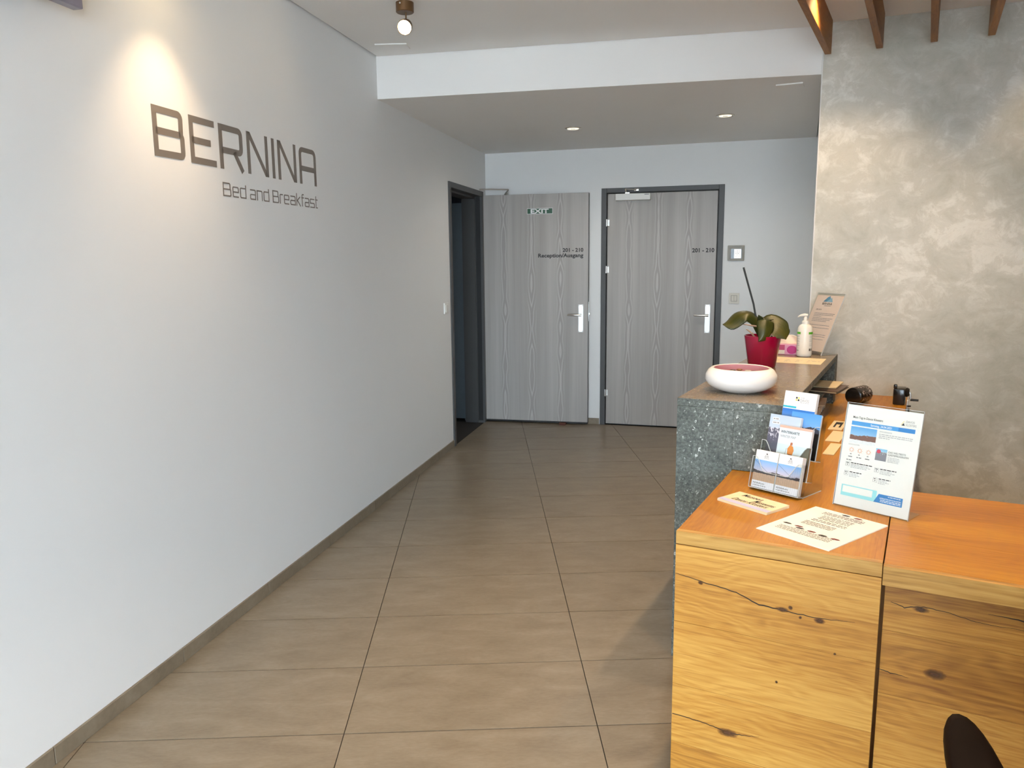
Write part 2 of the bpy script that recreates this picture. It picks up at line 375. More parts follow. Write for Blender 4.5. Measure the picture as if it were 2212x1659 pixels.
# rear wall with the glazed shop front (daylight)
rr = MB().box(-3.3, -2.72, -3.85, -3.69, -0.1, 2.75).box(1.90, 4.86, -3.85, -3.69, -0.1, 2.75).box(-2.72, 1.90, -3.85, -3.69, 2.48, 2.75).box(-2.72, 1.90, -3.85, -3.69, -0.1, 0.06).build('wall_rear', M_WHITE); struct(rr)
M_GLASS = acrylic('window glass', (0.96, 0.97, 0.97))
win = sroot('window_1', (-2.72, -3.77, 0.06), 0)
for z0, z1 in ((0, 0.06), (2.36, 2.42)): MB().box(0, 4.62, -0.04, 0.04, z0, z1).build('window_frame', M_FRAME, win)
for k in range(4): MB().box(k * 1.52, k * 1.52 + 0.06, -0.04, 0.04, 0.06, 2.36).build('mullion', M_FRAME, win)
for k in range(3): MB().box(k * 1.52 + 0.06, (k + 1) * 1.52, -0.004, 0.004, 0.06, 2.36).build('pane', M_GLASS, win)
bk = MB().box(0.9, 2.3, 0.06, 0.24, -0.1, 2.3).build('door_leak_backing', M_DARKDOOR); struct(place(bk, BW_O, BW_R))  # unseen backing added to stop light leaking round the closed door

# baseboards: single tile strips
def boards(name, o, r, joints, hgt=0.055, th=0.009):
    root = sroot(name, o, r, 'narrow grey tile baseboard')
    for a, b in zip(joints, joints[1:]): MB().box(a + 0.0012, b - 0.0012, -th, 0.0, 0.0, hgt, 0.0012, 1).build('tile', M_BASE, root)
    return root
jl = [S0, -4.8, -4.2, -3.6, -3.0, -2.4, -1.8, -1.2, -0.6, 0.01, 0.61, 1.21, 1.81, 2.41, 3.01, 3.61, 4.018]
jl = [j + (0.008 if 0 <= j < 4 else 0) for j in jl]
boards('baseboard_left', LW_O, LW_R, jl)
boards('baseboard_back', BW_O, BW_R, [0.15, 0.6, 1.05]); boards('baseboard_corner', BW_O, BW_R, [2.082, 2.5, 2.75])

boards('baseboard_corridor', PW(-0.005, 2.34), PW_R - math.pi / 2, [0.05, 0.6, 1.2, 1.8, 2.33])

# passage behind the left door
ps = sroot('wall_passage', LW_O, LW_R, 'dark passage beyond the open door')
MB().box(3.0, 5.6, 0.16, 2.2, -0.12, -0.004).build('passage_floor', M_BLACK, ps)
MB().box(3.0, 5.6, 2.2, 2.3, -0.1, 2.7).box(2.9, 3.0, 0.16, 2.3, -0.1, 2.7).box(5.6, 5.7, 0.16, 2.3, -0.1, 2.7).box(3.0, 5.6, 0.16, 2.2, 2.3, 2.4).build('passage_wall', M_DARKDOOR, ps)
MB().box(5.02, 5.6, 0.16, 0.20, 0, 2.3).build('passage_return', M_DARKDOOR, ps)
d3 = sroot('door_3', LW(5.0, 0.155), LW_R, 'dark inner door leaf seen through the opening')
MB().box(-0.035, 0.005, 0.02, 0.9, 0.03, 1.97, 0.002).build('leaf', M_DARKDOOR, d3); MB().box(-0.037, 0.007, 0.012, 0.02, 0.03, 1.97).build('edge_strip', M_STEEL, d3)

# ---------------------------------------------------------------- text helpers
def text_mesh(s, bold=0.0):
    cu = bpy.data.curves.new('t', 'FONT'); cu.body = s; cu.size = 1.0; cu.offset = bold; cu.resolution_u = 3
    o = bpy.data.objects.new('t', cu); COL.objects.link(o); dg = bpy.context.evaluated_depsgraph_get()
    me = bpy.data.meshes.new_from_object(o.evaluated_get(dg)); bpy.data.objects.remove(o); bpy.data.curves.remove(cu)
    return me
def text(s, x0, x1, z0, z1, mat, parent, mode='wall', eps=0.0006, bold=0.0, name='lettering', ref=None, shear=0.0):
    """fit the string between x0..x1 and its cap height (ref string) between z0..z1"""
    me = text_mesh(s, bold); cap = 0.70 if ref is None else ref
    xs = [v.co.x for v in me.vertices]; a, b = min(xs), max(xs)
    for v in me.vertices:
        u = x0 + (v.co.x - a) / (b - a) * (x1 - x0); h = z0 + v.co.y / cap * (z1 - z0); u += shear * (h - z0)
        v.co = (u, -eps, h) if mode == 'wall' else (u, h, eps)
    me.name = name; me.materials.clear(); me.materials.append(mat)
    o = bpy.data.objects.new(name, me); COL.objects.link(o); o.parent = parent
    return o
def rect(x0, x1, z0, z1, mat, parent, name='print', mode='wall', eps=0.0004, uv=True):
    m = MB(); m.keep = True
    if mode == 'wall': m.quad_uv([(x0, -eps, z0), (x1, -eps, z0), (x1, -eps, z1), (x0, -eps, z1)])
    else: m.quad_uv([(x0, z0, eps), (x1, z0, eps), (x1, z1, eps), (x0, z1, eps)])
    return m.build(name, mat, parent)
def lines(rows, mat, parent, mode='wall', eps=0.0005, name='small_print', seed=1):
    """rows of unreadable small print, each row broken into word dashes"""
    rnd = random.Random(seed); m = MB(); m.keep = True
    for x0, x1, z, h in rows:
        x = x0
        while x < x1 - 0.001:
            wl = min(x1 - x, rnd.uniform(1.5, 5.0) * h); 
            if mode == 'wall': m.quad_uv([(x, -eps, z), (x + wl, -eps, z), (x + wl, -eps, z + h), (x, -eps, z + h)])
            else: m.quad_uv([(x, z, eps), (x + wl, z, eps), (x + wl, z + h, eps), (x, z + h, eps)])
            x += wl + h * 0.7
    o = m.build(name, mat, parent); o['kind'] = 'stuff'; return o
M_INK = plain('black ink', (0.02, 0.02, 0.022), 0.6); M_INKG = plain('grey ink', (0.22, 0.22, 0.23), 0.6); M_INKL = plain('pale grey ink', (0.42, 0.42, 0.44), 0.6)
M_PAPER = plain('white paper', (0.80, 0.79, 0.77), 0.6, var=0.01); M_CREAM = plain('cream card', (0.78, 0.66, 0.44), 0.6, var=0.02)
M_BLUE = plain('print blue', (0.03, 0.22, 0.58), 0.45, var=0.02); M_BLUE2 = plain('print light blue', (0.07, 0.33, 0.72), 0.45, var=0.02); M_CYAN = plain('print pale cyan', (0.32, 0.70, 0.76), 0.4, var=0.02)
M_WINK = plain('white ink', (0.85, 0.85, 0.85), 0.5, var=0.01); M_RED = plain('print red', (0.60, 0.05, 0.10), 0.5); M_ORANGE = plain('print orange', (0.75, 0.28, 0.10), 0.5); M_YELLOW = plain('print yellow', (0.75, 0.58, 0.10), 0.5)

# ---------------------------------------------------------------- stroked wall lettering
def stroke(m, pts, wd, closed=False, th=0.0012, y0=0.0):
    """constant-width stroke along a polyline in the x,z plane, mitred, as thin prisms"""
    P = [Vector((p[0], p[1])) for p in pts]; n = len(P); L, R_ = [], []
    for i in range(n):
        a = P[(i - 1) % n] if (closed or i > 0) else None; b = P[(i + 1) % n] if (closed or i < n - 1) else None
        d1 = (P[i] - a).normalized() if a is not None else (b - P[i]).normalized(); d2_ = (b - P[i]).normalized() if b is not None else d1
        n1 = Vector((-d1.y, d1.x)); n2 = Vector((-d2_.y, d2_.x)); mt = (n1 + n2).normalized(); k = wd / 2 / max(0.35, mt.dot(n1))
        L.append(P[i] + mt * k); R_.append(P[i] - mt * k)
    for i in range(n if closed else n - 1):
        j = (i + 1) % n
        m.prism([tuple(R_[i]), tuple(R_[j]), tuple(L[j]), tuple(L[i])], 0, th, mp=lambda u, v, h: (u, y0 - h, v))
def arc(cx, cz, r, a0, a1, n=4): return [(cx + r * math.cos(math.radians(a0 + (a1 - a0) * k / n)), cz + r * math.sin(math.radians(a0 + (a1 - a0) * k / n))) for k in range(n + 1)]
M_VINYL = plain('taupe grey vinyl', (0.20, 0.17, 0.145), 0.3, var=0.03)
wl = thing('wall_lettering', 'large grey BERNINA lettering with Bed and Breakfast below on white wall', 'lettering', LW(0.694, -0.0002, 1.7265), LW_R)
wl.rotation_euler = (0, 0, LW_R)
def letter(fn, name='letter'):
    m = MB(); fn(m); o = m.build(name, M_VINYL, wl); return o
SX, SZ = -0.694, -1.7265
def S(pts): return [(x + SX, z + SZ) for x, z in pts]
T, Bo, W_ = 2.003 - 0.012, 1.832 + 0.012, 0.024
def gB(m):
    x0, x1 = 0.706, 0.851
    stroke(m, S([(x0, Bo)] + arc(x1 - 0.014, Bo + 0.016, 0.014, -90, 0) + arc(x1 - 0.010, 1.9175 - 0.010, 0.010, 0, 60) + [(x1 - 0.006, 1.9195)] + arc(x1 - 0.02, T - 0.016, 0.016, 0, 90) + [(x0, T)]), W_, True)
    stroke(m, S([(x0, 1.9195), (x1 - 0.008, 1.9195)]), W_)
def gE(m):
    stroke(m, S([(1.051, T), (0.907, T), (0.907, Bo), (1.054, Bo)]), W_); stroke(m, S([(0.907, 1.9165), (1.023, 1.9165)]), W_)
def gR(m):
    stroke(m, S([(1.090, 1.832), (1.090, T)] + arc(1.231 - 0.018, T - 0.018, 0.018, 90, 0) + arc(1.231 - 0.018, 1.905 + 0.018, 0.018, 0, -90) + [(1.090, 1.905)]), W_)
    stroke(m, S([(1.180, 1.905), (1.236, 1.832)]), 0.022)
def gN(x0, x1):
    def f(m):
        stroke(m, S([(x0 + 0.0115, 1.832), (x0 + 0.0115, 2.003)]), 0.022); stroke(m, S([(x1 - 0.0115, 1.832), (x1 - 0.0115, 2.003)]), 0.022)
        m.prism(S([(x0, 2.003), (x0 + 0.026, 2.003), (x1, 1.832), (x1 - 0.026, 1.832)])[::-1], 0, 0.0012, mp=lambda u, v, h: (u, -h, v))
    return f
def gI(m): stroke(m, S([(1.481, 1.832), (1.481, 2.003)]), 0.022)
def gA(m):
    stroke(m, S([(1.726, 1.832)] + arc(1.726 + 0.022, T - 0.022, 0.022, 180, 90) + arc(1.871 - 0.022, T - 0.022, 0.022, 90, 0) + [(1.871, 1.832)]), 0.022); stroke(m, S([(1.726, 1.905), (1.871, 1.905)]), W_)
for f in (gB, gE, gR, gN(1.274, 1.438), gI, gN(1.520, 1.685), gA): letter(f)
ws = 0.0052; b0, xh, cp = 1.7265 + ws / 2, 1.7695 - ws / 2, 1.7805 - ws / 2
def sub(ch, x0, x1):
    x0 += ws / 2; x1 -= ws / 2; mz = (b0 + xh) / 2; c = 0.004
    def f(m):
        q = lambda pts, cl=False: stroke(m, S(pts), ws, cl)
        if ch == 'B': q([(x0, b0), (x1 - c, b0), (x1, b0 + c), (x1, 1.752), (x1 - 0.003, 1.7555), (x1 - 0.003, cp - c), (x1 - 0.003 - c, cp), (x0, cp)], True); q([(x0, 1.7545), (x1, 1.7545)])
        elif ch == 'e': q([(x1, b0), (x0 + c, b0), (x0, b0 + c), (x0, xh - c), (x0 + c, xh), (x1 - c, xh), (x1, xh - c), (x1, mz), (x0, mz)])
        elif ch == 'd': q([(x1, cp + 0.003), (x1, b0), (x0 + c, b0), (x0, b0 + c), (x0, xh - c), (x0 + c, xh), (x1, xh)])
        elif ch == 'a': q([(x0, xh), (x1 - c, xh), (x1, xh - c), (x1, b0), (x0 + c, b0), (x0, b0 + c), (x0, mz - c), (x0 + c, mz), (x1, mz)])
        elif ch == 'n': q([(x0, b0 - ws / 2), (x0, xh), (x1 - c, xh), (x1, xh - c), (x1, b0 - ws / 2)])
        elif ch == 'r': q([(x0, b0 - ws / 2), (x0, xh - c), (x0 + c, xh), (x1, xh)])
        elif ch == 'k': q([(x0, b0 - ws / 2), (x0, cp + 0.006)]); q([(x1 - 0.003, xh + 0.002), (x0, mz)]); q([(x0 + 0.008, mz + 0.003), (x1, b0 - ws / 2)])
        elif ch == 'f': q([(x0 + 0.006, b0 - ws / 2), (x0 + 0.006, cp), (x0 + 0.01, cp + 0.004), (x1, cp + 0.004)]); q([(x0, xh), (x1, xh)])
        elif ch == 's': q([(x1, xh), (x0 + c, xh), (x0, xh - c), (x0, mz), (x1 - c, mz), (x1, mz - c), (x1, b0), (x0, b0)])
        elif ch == 't': q([(x0 + 0.006, cp + 0.006), (x0 + 0.006, b0), (x1, b0)]); q([(x0, xh), (x1, xh)])
    letter(f)
for ch, a, b in (('B', 1.084, 1.139), ('e', 1.150, 1.194), ('d', 1.203, 1.248), ('a', 1.277, 1.321), ('n', 1.330, 1.374), ('d', 1.383, 1.428), ('B', 1.458, 1.510), ('r', 1.519, 1.549), ('e', 1.557, 1.603), ('a', 1.613, 1.661), ('k', 1.670, 1.711), ('f', 1.717, 1.745), ('a', 1.751, 1.794), ('s', 1.803, 1.850), ('t', 1.856, 1.884)): sub(ch, a, b)

# ---------------------------------------------------------------- doors
def door_handle(par, x, z):
    MB().box(x - 0.022, x + 0.022, -0.007, 0.0, z - 0.12, z + 0.12, 0.0015).build('handle_plate', M_SATIN, par)
    h = MB().tube([(x + 0.004, -0.007, z + 0.03), (x + 0.004, -0.045, z + 0.03)], 0.0105, 14).build('lever_neck', M_STEEL, par, True)
    MB().tube([(x + 0.008, -0.045, z + 0.03), (x - 0.02, -0.05, z + 0.031), (x - 0.07, -0.052, z + 0.032), (x - 0.112, -0.047, z + 0.032)], [0.0105, 0.0095, 0.0085, 0.006], 12).build('lever', M_STEEL, par, True)
    sc_ = MB()
    for dz in (-0.112, 0.112):
        for dx in (-0.016, 0.016): sc_.lathe([(0.0, 0.0), (0.0028, 0.0), (0.0028, 0.0012), (0, 0.0012)], 8, mat=Matrix.Translation((x + dx, -0.007, z + dz)) @ Matrix.Rotation(math.pi / 2, 4, 'X'))
    sc_.build('screws', M_BLACK, par)
# closed door in the back wall
d2_ = sroot('door_2', BW_O, BW_R, 'closed grey wood door marked 201 - 210')
fm = MB(); 
fm.box(1.055, 1.100, -0.012, 0.058, 0, 2.064, 0.002).box(2.030, 2.075, -0.012, 0.058, 0, 2.064, 0.002).box(1.100, 2.030, -0.012, 0.058, 2.024, 2.064, 0.002)
fm.build('door_frame', M_FRAME, d2_)
MB().box(1.103, 1.1065, -0.001, 0.05, 0.005, 2.02).box(2.0235, 2.027, -0.001, 0.05, 0.005, 2.02).box(1.103, 2.027, -0.001, 0.05, 2.018, 2.0215).build('seal', M_BLACK, d2_)
lf = MB().box(0, 0.914, 0.0, 0.042, 0.012, 2.016, 0.002).build('leaf', M_DOOR, d2_); lf.location = (1.108, 0.002, 0)
text('201 - 210', 1.825, 2.006, 1.516, 1.549, M_INK, d2_, eps=0.0002, bold=0.028)
door_handle(d2_, 1.966, 0.959)
for z in (1.775, 1.376, 0.292): MB().tube([(1.102, -0.014, z - 0.03), (1.102, -0.014, z + 0.03)], 0.0085, 12).box(1.100, 1.124, -0.006, 0.0, z - 0.026, z + 0.026).build('hinge', M_STEEL, d2_, True)
MB().box(1.18, 1.474, -0.05, 0.002, 1.957, 2.012, 0.005).build('closer_body', M_WPLAST, d2_)
MB().box(1.262, 1.30, -0.046, -0.012, 2.012, 2.022).tube([(1.27, -0.04, 2.02), (1.262, -0.04, 2.052)], 0.006, 8).tube([(1.262, -0.036, 2.05), (1.355, -0.03, 2.042)], 0.0055, 8).box(1.335, 1.375, -0.03, -0.012, 2.032, 2.052, 0.002).build('closer_arm', M_STEEL, d2_, True)
MB().box(1.425, 1.462, -0.0506, -0.05, 1.998, 2.004).build('closer_print', M_INKG, d2_)

# open door leaf against the back wall, frame in the left wall
d1r = sroot('door_1', LW_O, LW_R, 'dark steel door frame in the white wall with its leaf swung open')
f1 = MB().box(4.019, 4.068, -0.012, 0.172, 0, 2.062, 0.002).box(4.962, 5.009, -0.012, 0.172, 0, 2.062, 0.002).box(4.068, 4.962, -0.012, 0.172, 2.018, 2.062, 0.002)
f1.box(4.068, 4.084, 0.055, 0.172, 0, 2.018).box(4.946, 4.962, 0.055, 0.172, 0, 2.018).box(4.084, 4.946, 0.055, 0.172, 2.002, 2.018)
f1.build('door_frame', M_FRAME, d1r)
MB().box(4.0685, 4.0705, 0.008, 0.05, 0.02, 2.015).box(4.9595, 4.9615, 0.008, 0.05, 0.02, 2.015).build('seal', M_BLACK, d1r)
MB().box(4.068, 4.0695, 0.014, 0.034, 0.95, 1.12).build('strike_plate', M_STEEL, d1r)
leafr = bpy.data.objects.new('leaf_assembly', None); COL.objects.link(leafr); leafr.name = 'swung_leaf'
leafr.parent = d1r
mw = Matrix.Translation(LF_O) @ Matrix.Rotation(LF_R, 4, 'Z'); lwm = Matrix.Translation(LW_O) @ Matrix.Rotation(LW_R, 4, 'Z')
leafr.matrix_basis = lwm.inverted() @ mw
L1 = leafr
MB().box(0.0, 0.934, 0.0, 0.042, 0.026, 2.030, 0.002).build('leaf', M_DOOR, L1)
MB().box(0.9345, 0.9375, 0.001, 0.041, 0.027, 2.029).build('leaf_edge', M_DOOREDGE, L1)
MB().box(0.0, 0.934, 0.012, 0.036, 0.010, 0.026).build('dark_gap_strip', M_BLACK, L1)  # black strip stands in for the dark gap beneath the leaf
text('201 - 210', 0.711, 0.891, 1.533, 1.564, M_INK, L1, eps=0.0004, bold=0.028); text('Reception/Ausgang', 0.494, 0.891, 1.487, 1.519, M_INK, L1, eps=0.0004, bold=0.028)
door_handle(L1, 0.872, 0.956)
for z in (1.775, 1.376, 0.292): MB().tube([(-0.006, -0.004, z - 0.03), (-0.006, -0.004, z + 0.03)], 0.008, 12).build('hinge', M_STEEL, L1, True)
MB().box(0.9375, 0.9395, 0.012, 0.032, 0.93, 1.10).box(0.9395, 0.949, 0.016, 0.028, 0.985, 1.005, 0.002).build('latch', M_STEEL, L1)
MB().box(0.15, 0.40, 0.042, 0.085, 1.965, 2.02, 0.004).build('closer_body', M_WPLAST, L1)
MB().tube([(0.20, 0.06, 2.02), (0.205, 0.055, 2.050)], 0.008, 8).tube([(0.185, 0.06, 2.035), (0.232, -0.012, 2.072)], 0.007, 8).tube([(0.232, -0.012, 2.074), (0.09, -0.05, 2.077), (-0.075, -0.095, 2.074)], 0.0055, 8).box(-0.092, -0.062, -0.115, -0.085, 2.062, 2.084, 0.002).build('closer_arm', M_STEEL, L1, True)
# exit sign on the open leaf
M_GREEN = plain('exit green', (0.004, 0.075, 0.028), 0.35, var=0.03)
ex = thing('exit_sign', 'small green EXIT plate with white letters on the open grey door', 'sign', fr(LF_O, LF_R, 0.397, -0.001, 1.859), LF_R)
MB().box(0, 0.227, -0.0015, 0.0, 0, 0.050, 0.0006, 1).build('border', M_WINK, ex); MB().box(0.0035, 0.2235, -0.0022, -0.0012, 0.0035, 0.0465).build('plate', M_GREEN, ex)
text('EXIT', 0.032, 0.192, 0.0075, 0.0425, M_WINK, ex, eps=0.0027, bold=0.035)
# wedge under the leaf
m = MB(); m.prism([(0, 0), (0.11, 0), (0.11, 0.006), (0, 0.026)], -0.028, 0.028, mp=lambda u, v, h: (h, u, v))
wd_ = m.build('door_wedge', plain('red brown rubber', (0.10, 0.028, 0.014), 0.7)); place(wd_, fr(LF_O, LF_R, 0.715, -0.045, 0.0), LF_R); tag(wd_, 'red brown wedge holding the open door at the floor', 'door wedge')

# switches and panel
def switch(name, label, o, r, x, z, wd, ht, rock):
    t = thing(name, label, 'switch', fr(o, r, x, 0, z), r)
    MB().box(-wd / 2, wd / 2, -0.008, 0, -ht / 2, ht / 2, 0.002).build('cover_frame', M_IVORY, t)
    MB().box(-wd * rock / 2 - 0.004, wd * rock / 2 + 0.004, -0.0095, -0.006, -ht * rock / 2 - 0.004, ht * rock / 2 + 0.004, 0.001).build('inset', plain(name + ' inset', (0.40, 0.37, 0.31), 0.5), t)
    for s in (-1, 1): MB().box(min(s * 0.001, s * wd * rock / 2), max(s * 0.001, s * wd * rock / 2), -0.014, -0.009, -ht * rock / 2, ht * rock / 2, 0.0015).build('rocker', M_IVORY, t)
    return t
switch('light_switch', 'square ivory double light switch on back wall beside door frame', BW_O, BW_R, 2.177, 1.132, 0.084, 0.088, 0.5)
t = thing('light_switch', 'slim white light switch on the long white wall by door frame', 'switch', LW(3.885, 0, 1.109), LW_R)
MB().box(-0.042, 0.042, -0.012, 0, -0.042, 0.042, 0.003).build('cover_frame', M_WPLAST, t); MB().box(-0.028, 0.028, -0.017, -0.012, -0.028, 0.028, 0.002).build('rocker', M_WPLAST, t)
t = thing('room_panel', 'square grey wall panel with small lit screen right of door', 'control panel', BW(2.18, 0, 1.505), BW_R)
MB().box(-0.067, 0.067, -0.016, 0, -0.062, 0.062, 0.004).build('housing', plain('panel grey', (0.30, 0.28, 0.23), 0.45), t); MB().box(-0.056, 0.056, -0.0175, -0.012, -0.050, 0.047).build('bezel', plain('panel bezel', (0.24, 0.22, 0.18), 0.4), t)
MB().box(-0.040, 0.045, -0.0185, -0.016, -0.044, 0.034).build('screen', plain('screen dark', (0.02, 0.02, 0.02), 0.2), t); MB().box(-0.014, 0.040, -0.0192, -0.018, -0.042, 0.032).build('lit_card', emis('lit screen', (1.0, 0.97, 0.9), 1.1), t)
lines([(-0.008, 0.034, z, 0.004) for z in (0.018, 0.006, -0.006, -0.018, -0.030)], M_INKL, t, eps=0.0196); lines([(-0.03, 0.04, 0.052, 0.004)], M_INKG, t, eps=0.0168)

# ---------------------------------------------------------------- ceiling fittings
M_BULB = emis('lamp face', (1.0, 0.72, 0.36), 60.0); M_RING = plain('polished ring', (0.70, 0.66, 0.58), 0.18, 1.0)
def downlight(label, loc, power=0.0, glow=None, size=110, blend=0.6, group=None, rad=0.06, aim=None, color=WARM):
    t = thing('recessed_downlight', label, 'downlight', loc, 0, group)
    MB().lathe([(0.040, 0.0), (rad - 0.002, -0.004), (rad, -0.002), (rad, 0.0), (rad, 0.002)], 36).build('rim', M_RING, t, True)
    MB().lathe([(0.0, -0.0012), (0.036, -0.0012), (0.040, -0.0045), (0.042, -0.0012)], 32).build('reflector', glow, t, True)
    MB().box(-0.016, 0.016, -0.004, 0.004, -0.006, -0.0015, 0.001).build('lamp_clip', M_STEEL, t)
    if power > 0:
        ld = bpy.data.lights.new('downlight_beam', 'SPOT'); ld.energy = power; ld.color = color; ld.spot_size = math.radians(size); ld.spot_blend = blend; ld.shadow_soft_size = 0.03
        lo = bpy.data.objects.new('downlight_beam', ld); COL.objects.link(lo); lo.parent = t; lo.location = (0, 0, -0.012)
        if aim: lo.rotation_euler = aim
    return t
M_OFF = emis('downlight reflector glow', (1.0, 0.90, 0.72), 0.9); M_ON = emis('downlight lamp on', (1.0, 0.78, 0.45), 25.0)
downlight('round recessed ceiling light above open door', (0.675, 5.73, SOF - 0.002), 17, M_OFF, 165, 0.8, color=(1.0, 0.92, 0.80))
downlight('round recessed ceiling light above closed door', (1.632, 5.247, SOF - 0.002), 17, M_OFF, 165, 0.8, color=(1.0, 0.92, 0.80))
for e2 in (-1.06, -0.35, 0.36, 1.07, 1.77): downlight('warm recessed ceiling light between wooden slats above desk', CO(0.146, e2, H - 0.002), SPOT_W, M_ON, 128, 0.55, 'warm lights between the slats')
for e2 in (0.5, 1.25, 2.0): downlight('warm recessed ceiling light between wooden slats beyond desk', CO(1.08, e2, H - 0.002), SPOT_W * 0.3, M_ON, 128, 0.55, 'warm lights beyond the slats')

def ceiling_spot(label, loc, rotz, tilt, power, face, size=70, blend=0.9):
    t = thing('ceiling_spotlight', label, 'spotlight', loc, rotz)
    MB().lathe([(0.0, 0.0), (0.041, 0.0), (0.041, -0.040), (0.038, -0.043), (0.0, -0.043)], 32).build('canopy', M_BRONZE, t, True)
    MB().lathe([(0, 0), (0.004, 0), (0.004, 0.003), (0, 0.003)], 10, mat=Matrix.Translation((-0.012, -0.04, -0.012)) @ Matrix.Rotation(math.pi / 2, 4, 'X')).build('set_screw', M_STEEL, t)
    MB().tube([(0.004, 0, -0.042), (0.004, 0, -0.085)], 0.0035, 10).build('rod', M_BRONZE, t, True)
    hd = bpy.data.objects.new('lamp_head', None); COL.objects.link(hd); hd.parent = t; hd.location = (0.004, 0, -0.098); hd.rotation_euler = (tilt, 0, 0); 
    MB().lathe([(0.0, 0.030), (0.014, 0.030), (0.030, -0.004), (0.034, -0.040), (0.031, -0.040), (0.028, -0.006), (0.0, 0.004)], 32).build('head', M_BRONZE, hd, True)
    MB().lathe([(0.0, -0.030), (0.018, -0.0345), (0.0305, -0.0385), (0.030, -0.034), (0.0, -0.026)], 28).build('lamp_face', face, hd, True)
    if power:
        ld = bpy.data.lights.new('spot_beam', 'SPOT'); ld.energy = power; ld.color = WARM; ld.spot_size = math.radians(size); ld.spot_blend = blend; ld.shadow_soft_size = 0.02
        lo = bpy.data.objects.new('spot_beam', ld); COL.objects.link(lo); lo.parent = hd; lo.location = (0, 0, -0.048)
    return t
# visible lamp, its head turned back towards the room
ceiling_spot('lit bronze ceiling spotlight with round canopy near the white beam', (-0.333, 3.767, H), math.radians(-9), math.radians(-62), 14, M_BULB, 80)
# lamp that washes the lettering (just above the picture)
q = LW(0.735, -0.21, H)
ceiling_spot('lit bronze ceiling spotlight washing the BERNINA lettering', q, LW_R, math.radians(1), 28, M_BULB, 82, 1.0)

# access panels in the ceilings
def hatch(label, loc, rotz, wx, wy):
    t = thing('ceiling_panel', label, 'ceiling panel', loc, rotz)
    MB().box(-wx / 2, wx / 2, -wy / 2, wy / 2, -0.0045, 0.0, 0.001).build('cover', M_CEIL, t); MB().box(-wx / 2, wx / 2, -wy / 2 - 0.004, -wy / 2, -0.007, 0.0, 0.001).build('lip', M_WPLAST, t)
hatch('flat square panel set in ceiling near the bronze spotlight', (-0.47, 4.49, H), rot2(-6), 0.175, 0.11)
hatch('flat square panel set in lowered ceiling beside plaster wall', (1.715, 4.37, SOF), rot2(-26), 0.14, 0.11)

# wooden slats
for k in range(7):
    e = 0.037 + 0.2353 * k
    s = MB().box(-1.75, 1.75, -0.015, 0.015, 0, H - 2.475, 0.0015, 1).build('ceiling_slat', M_SLAT)
    place(s, CO(e, 2.41 + 0.045 * e - 1.75, 2.475), CO_R + math.pi / 2)
    tag(s, ('deep oak slat on ceiling at the white beam corner' if k == 0 else 'deep oak slat hanging from ceiling before plaster wall'), 'ceiling slat', 'oak slats under the ceiling')

# wall-mounted screen at the top of the left wall
t = thing('wall_screen', 'flat grey screen on a bracket high on the white wall', 'screen', LW(-0.095, 0, 2.188), LW_R)
MB().box(-0.50, 0.42, -0.085, -0.05, 0.0, 0.38, 0.004).build('panel', plain('screen grey', (0.22, 0.20, 0.25), 0.3), t); MB().box(-0.25, 0.25, -0.05, 0.0, 0.08, 0.30, 0.003).build('bracket', M_BLACK, t); MB().box(0.20, 0.33, -0.05, -0.012, 0.012, 0.03, 0.002).build('cable_rail', M_BLACK, t)

# ---------------------------------------------------------------- reception counter
ct = thing('stone_counter', 'grey green stone counter block with white flecks and lamp-tinted tan top', 'counter', CO(0, 0, 0), CO_R)
ZS, E0, E1 = 0.98, -0.198, 0.180
MB().box(E0, 0.0, 0.674, 0.72, 0, ZS - 0.028, 0.002).box(0.0, E1, 0.674, 0.72, 0.741, ZS - 0.028, 0.002).build('end_panel', M_STONE, ct)
MB().box(E0, E0 + 0.045, 0.72, 2.22, 0, ZS - 0.028, 0.002).build('front_panel', M_STONE, ct)
MB().box(E0 + 0.045, E1, 2.12, 2.22, 0.741, ZS - 0.028, 0.002).build('end_panel', M_STONE, ct)
sl = MB().box(E0, E1, 0.674, 2.22, ZS - 0.028, ZS, 0.002).build('top_slab', M_STONETOP, ct); sl.data.materials.append(M_STONE)
for p in sl.data.polygons: p.material_index = 0 if p.normal.z > 0.5 else 1

dk = thing('desk_wing', 'knotty oak desk wing beside stone counter with closed end panel', 'desk', CO(0, 0, 0), CO_R)
ZD = 0.74
def plank(x0, x1, y0, y1, z0, z1, mat, par, name='plank', axis='x'):
    cx, cy, cz = (x0 + x1) / 2, (y0 + y1) / 2, (z0 + z1) / 2
    if axis == 'x': o = MB().box(x0 - cx, x1 - cx, y0 - cy, y1 - cy, z0 - cz, z1 - cz, 0.0004, 1).build(name, mat, par); o.location = (cx, cy, cz)
    else: o = MB().box(y0 - cy, y1 - cy, -(x1 - cx), -(x0 - cx), z0 - cz, z1 - cz, 0.0004, 1).build(name, mat, par); o.location = (cx, cy, cz); o.rotation_euler = (0, 0, math.pi / 2)
    return o
for a, b in ((0.001, 0.168), (0.168, 0.335), (0.335, 0.503)): plank(a, b, 0.020, 2.446 + 0.126 * (a - 0.049), ZD - 0.036, ZD, M_OAKTOP, dk, 'top_plank', 'y')
plank(0.0, 0.503, 0.0, 0.0197, ZD - 0.036, ZD, M_OAKEDGE, dk, 'edge_band')
zz = [0.702, 0.482, 0.297, 0.12, 0.0]
for a, b in zip(zz, zz[1:]): plank(0.0, 0.503, 0.0, 0.030, b + 0.0003, a - 0.0003, M_OAK, dk)
for a, b in zip(zz, zz[1:]): plank(0.0, 0.02, 0.031, 0.672, b + 0.0003, a - 0.0003, M_OAK, dk, 'side_plank', 'y')
